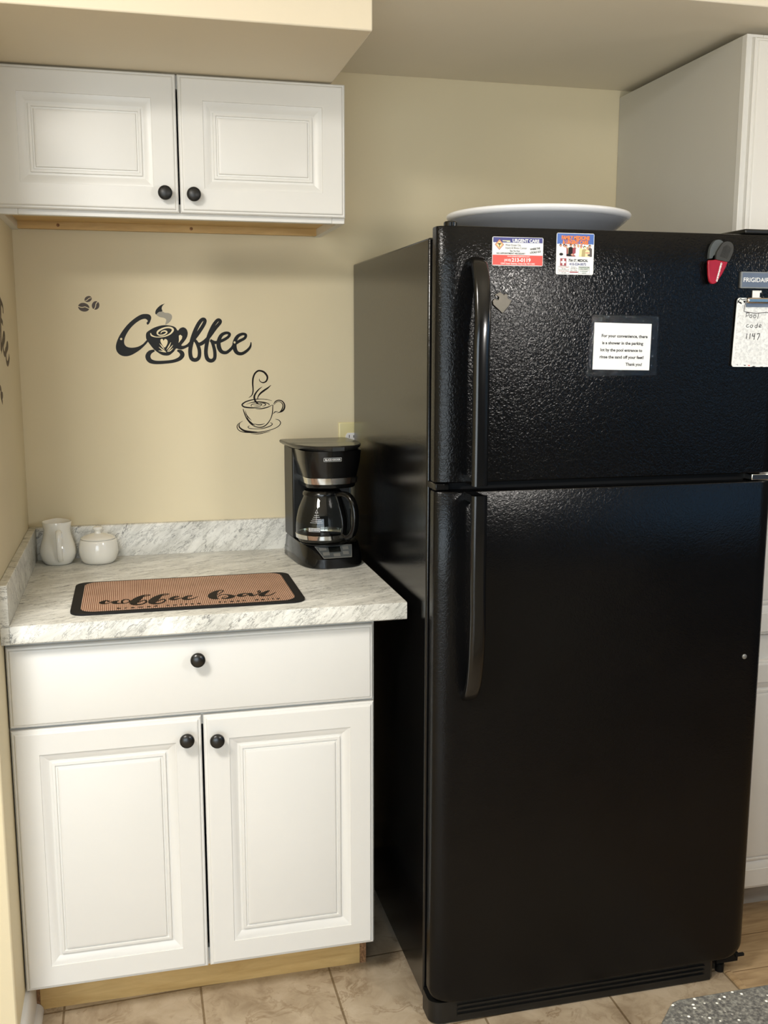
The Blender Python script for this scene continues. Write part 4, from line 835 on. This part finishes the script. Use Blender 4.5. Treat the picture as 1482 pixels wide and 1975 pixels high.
ly = lambda a: -.1186+.0  # sloped control face between the plinth and the warming plate
def S(a, t_, k=0): return (a-.0145, -.1165+t_*.026-.0012-k*.0003, .0265+t_*.0265+.0008+k*.0003)
def quad(pp, a0, a1, t0, t1, k, b0=None, b1=None): return pp.add([S(a0, t0, k), S(a1, t0, k), S(a1 if b1 is None else b1, t1, k), S(a0 if b0 is None else b0, t1, k)], [(0, 1, 2, 3)])
quad(p, -.024, .052, -.02, 1.0, 2, -.042, .060); p.mat(1); quad(p, -.0225, .0505, .05, .93, 3, -.0395, .0580)
p.mat(0)
for a0, a1, t0, t1 in ((-.031, -.012, .62, .85), (-.024, -.006, .22, .48), (.004, .022, .10, .34), (.032, .048, .60, .85), (.030, .046, .22, .48)): quad(p, a0, a1, t0, t1, 4)
p.mat(2); quad(p, -.006, .026, .45, .88, 4)
p.add([S(-.024, -.02, 0), S(.052, -.02, 0), S(.060, 1, 0), S(-.042, 1, 0), S(-.024, -.02, 2), S(.052, -.02, 2), S(.060, 1, 2), S(-.042, 1, 2)], [(0, 1, 5, 4), (1, 2, 6, 5), (2, 3, 7, 6), (3, 0, 4, 7)])
p.build('control_panel', ['silver', 'clip_grey', 'led'], cf)['label'] = 'silver control panel with buttons and dark display'
def bk_front(u, z):    # point on the curved front of the basket
    t_ = (z-.26)/.0295; hw = .0785+t_*.003; yf = -.112-t_*.004; c_ = max(-1, min(1, u/hw)); ym = -.05
    return (u, ym-(ym-yf)*(1-abs(c_)**2.3)**(1/2.3)-.0006, z)
p = MB().mat(0)
for i in range(10):
    a = -.034+.046*i/10; b2 = a+.0046
    p.add([bk_front(a, .2655), bk_front(b2, .2655), bk_front(b2, .2745), bk_front(a, .2745)], [(0, 1, 2, 3)])
p.mat(1); gp_ = lambda a, b, dy: (bk_front(a, b)[0], bk_front(a, b)[1]-dy, bk_front(a, b)[2])
for i in range(10):
    a = -.0332+.0444*i/10; b2 = a+.00444
    p.add([gp_(a, .2662, .0002), gp_(b2, .2662, .0002), gp_(b2, .2738, .0002), gp_(a, .2738, .0002)], [(0, 1, 2, 3)])
p.mat(0); text(p, 'BLACK+DECKER', .0058, lambda a, b: gp_(a-.011, .2680+b, .0004), 'CENTER', .040, .03)
p.build('badge', ['hook', 'black_gloss'], cf)['label'] = 'small white-lettered brand badge'
p = MB().box(.0758, .0812, .0225, .0238, .125, .272)
p.build('water_gauge', 'clip_grey', cf)
for z in (.16, .185, .21, .235): MB().box(.0775, .0795, .0218, .0224, z, z+.003).build('gauge_mark', 'hook', cf)

cr = thing('coffee_carafe', 'empty glass coffee carafe with black handle in the coffee maker', 'carafe', (.7205, -.2330, ZC+.0590), math.radians(41), local=True)
cr.scale = (1.04, 1.04, 1)
go = [(.0005, .0005), (.050, .0005), (.0575, .004), (.0615, .012), (.0635, .024), (.0640, .040), (.0620, .060), (.0575, .082), (.0505, .102), (.0445, .116), (.0430, .124)]
MB().lathe(go, n=64, cap=(True, False)).build('glass_body', 'glass', cr, smooth=60)['label'] = 'clear glass body'
MB().lathe([(.0440, .1180), (.0470, .1185), (.0475, .1225), (.0460, .1265), (.0430, .1300), (.020, .1320), (.0005, .1320)], n=48).build('lid', 'black_gloss', cr)
MB().lathe([(.0622, .0125), (.0640, .0125), (.0648, .0225), (.0638, .0232), (.0630, .0230)], n=64, cap=(False, False)).build('metal_band', 'chrome', cr)['label'] = 'chrome band round the foot'
hp = [(0, -.046, .121), (0, -.066, .124), (0, -.084, .117), (0, -.095, .098), (0, -.099, .072), (0, -.097, .045), (0, -.088, .025), (0, -.074, .018), (0, -.0635, .022)]
hm = MB().tube([tuple(q) for q in spline(hp, 5)], .0095, .0065, 14, (1, 0, 0), 3)
hm.tube([(0, -.0635, .020), (0, -.0665, .045), (0, -.0650, .062), (0, -.060, .082), (0, -.053, .104), (0, -.047, .121)], .0095, .0035, 12, (1, 0, 0), 3)
hm.build('handle', 'black_gloss', cr, smooth=50)
def cyl(th, z, d=0):
    r = [q for q in go]; rr = next(a[0]+(b[0]-a[0])*(z-a[1])/(b[1]-a[1]) for a, b in zip(r[1:], r[2:]) if a[1] <= z <= b[1])
    a = th-PI/2; return ((rr+.0004+d)*math.cos(a), (rr+.0004+d)*math.sin(a), z)
p = MB().mat(0); TH = -1.13
def patch(t0, t1, z0_, z1_, d=0, n=6):
    for i in range(n):
        a, b = t0+(t1-t0)*i/n, t0+(t1-t0)*(i+1)/n; p.add([cyl(a, z0_, d), cyl(b, z0_, d), cyl(b, z1_, d), cyl(a, z1_, d)], [(0, 1, 2, 3)])
for i, w in enumerate((.20, .17, .14, .11, .08)): patch(TH-w*1.2, TH+w*1.2, .056+i*.0045, .0566+i*.0045)
patch(TH-.004, TH+.004, .056, .078)
for q in ((-1, 1), (1, 1)): p.add([cyl(TH+.06*q[0], .080), cyl(TH+.05*q[0], .080), cyl(TH, .0875), cyl(TH, .0885)], [(0, 1, 2, 3)])
patch(TH-.06, TH+.06, .0798, .0806)
patch(TH-.29, TH+.14, .0345, .0432); p.mat(1); patch(TH-.275, TH+.125, .0355, .0422, .0002); p.mat(0)
text(p, 'BLACK+DECKER', .0055, lambda a, b: cyl(TH-.075+a/.064, .0372+b, .0004), 'CENTER', .024, .03)
p.build('markings', ['hook', 'print_black'], cr)['label'] = 'white printed cup scale and badge'

# ------------------------------------------------------------------ island corner in the foreground
isl = thing('kitchen_island', 'dark speckled stone-look island counter corner in the foreground', 'island', (1.3, -2.38, 0))
out = [(.697, -2.0028), (.690, -2.0045), (.684, -2.0095), (.632, -2.062), (.628, -2.072), (.628, -2.75), (2.0, -2.75), (2.0, -2.0028)]
tp = MB().prism(out, .876, .914, 'z').build('island_top', ['stone', 'stone_edge'], isl, bevel=.003)
for q in tp.data.polygons: q.material_index = 0 if q.normal.z > .5 else 1
MB().box(.70, 1.96, -2.71, -2.05, .0, .876).build('island_base', 'cab', isl)

# ------------------------------------------------------------------ light, world, camera
def area(name, loc, target, sx, sy, power, color, shape='RECTANGLE'):
    l = bpy.data.lights.new(name, 'AREA'); l.shape = shape; l.size = sx; l.size_y = sy; l.energy = power; l.color = color
    o = bpy.data.objects.new(name, l); COL.objects.link(o); o.location = loc
    o.rotation_euler = (Vector(target)-Vector(loc)).to_track_quat('-Z', 'Y').to_euler(); return o
def globe(name, loc, r, power, color):
    l = bpy.data.lights.new(name, 'POINT'); l.shadow_soft_size = r; l.energy = power; l.color = color
    o = bpy.data.objects.new(name, l); COL.objects.link(o); o.location = loc; return o
globe('ceiling_lamp_kitchen', (-.5, -1.95, 2.24), .12, LP[0], (1, .96, .89))
area('added_kitchen_downlight', (-.35, -1.95, 2.3), (-.35, -1.9, 0), .45, .45, LP[5], (1, .96, .9))  # added downward fill beside the kitchen globe, spares the soffit front
globe('ceiling_lamp_dining', (2.65, -1.5, 1.85), .11, LP[1], (1, .88, .72))
globe('island_pendant', (1.5, -2.2, 1.66), .07, LP[4], (1, .95, .88))
area('added_window_fill', ((WX0+WX1)/2, -5.12, (WZ0+WZ1)/2), ((WX0+WX1)/2, 0, 1.2), WX1-WX0, WZ1-WZ0, LP[2], (.95, .98, 1))  # frontal fill shining through the added rear window
w = bpy.data.worlds.new('sky'); scene.world = w; w.use_nodes = True
nt_ = w.node_tree; nt_.nodes.clear()
tcw = nt_.nodes.new('ShaderNodeTexCoord'); sxw = nt_.nodes.new('ShaderNodeSeparateXYZ'); rmp = nt_.nodes.new('ShaderNodeValToRGB')
rmp.color_ramp.elements[0].position = 0; rmp.color_ramp.elements[0].color = (.05, .09, .13, 1)
rmp.color_ramp.elements[1].position = .5; rmp.color_ramp.elements[1].color = (.10, .30, .62, 1)
e_ = rmp.color_ramp.elements.new(.03); e_.color = (.16, .38, .66, 1)
bgd = nt_.nodes.new('ShaderNodeBackground'); bgd.inputs['Strength'].default_value = LP[3]
wo = nt_.nodes.new('ShaderNodeOutputWorld')
nt_.links.new(tcw.outputs['Generated'], sxw.inputs[0]); nt_.links.new(sxw.outputs[2], rmp.inputs[0]); nt_.links.new(rmp.outputs[0], bgd.inputs[0]); nt_.links.new(bgd.outputs[0], wo.inputs[0])

cam = bpy.data.cameras.new('camera'); co = bpy.data.objects.new('camera', cam); COL.objects.link(co)
CX, CY, CZ, YAW, PITCH, ROLL, F = .267099, -2.697157, 1.459425, .243677, .163773, .000959, 1953.906
fw = Vector((math.sin(YAW)*math.cos(PITCH), math.cos(YAW)*math.cos(PITCH), -math.sin(PITCH)))
rt = Vector((math.cos(YAW), -math.sin(YAW), 0)); up_ = rt.cross(fw)
r2 = rt*math.cos(ROLL)+up_*math.sin(ROLL); u2 = -rt*math.sin(ROLL)+up_*math.cos(ROLL)
co.matrix_world = Matrix(((r2.x, u2.x, -fw.x, CX), (r2.y, u2.y, -fw.y, CY), (r2.z, u2.z, -fw.z, CZ), (0, 0, 0, 1)))
cam.sensor_fit = 'VERTICAL'; cam.sensor_height = 36; cam.lens = F*36/1975; cam.clip_start = .02
scene.camera = co
vs_ = scene.view_settings
scene.display_settings.display_device = 'sRGB'; vs_.view_transform = 'Standard'; vs_.look = 'None'; vs_.gamma = 1; vs_.use_curve_mapping = False; vs_.exposure = EXPO
scene.cycles.use_denoising = True; scene.cycles.max_bounces = 10; scene.cycles.diffuse_bounces = 5; scene.cycles.transparent_max_bounces = 12
scene.cycles.caustics_reflective = False; scene.cycles.caustics_refractive = False; scene.cycles.sample_clamp_indirect = 4
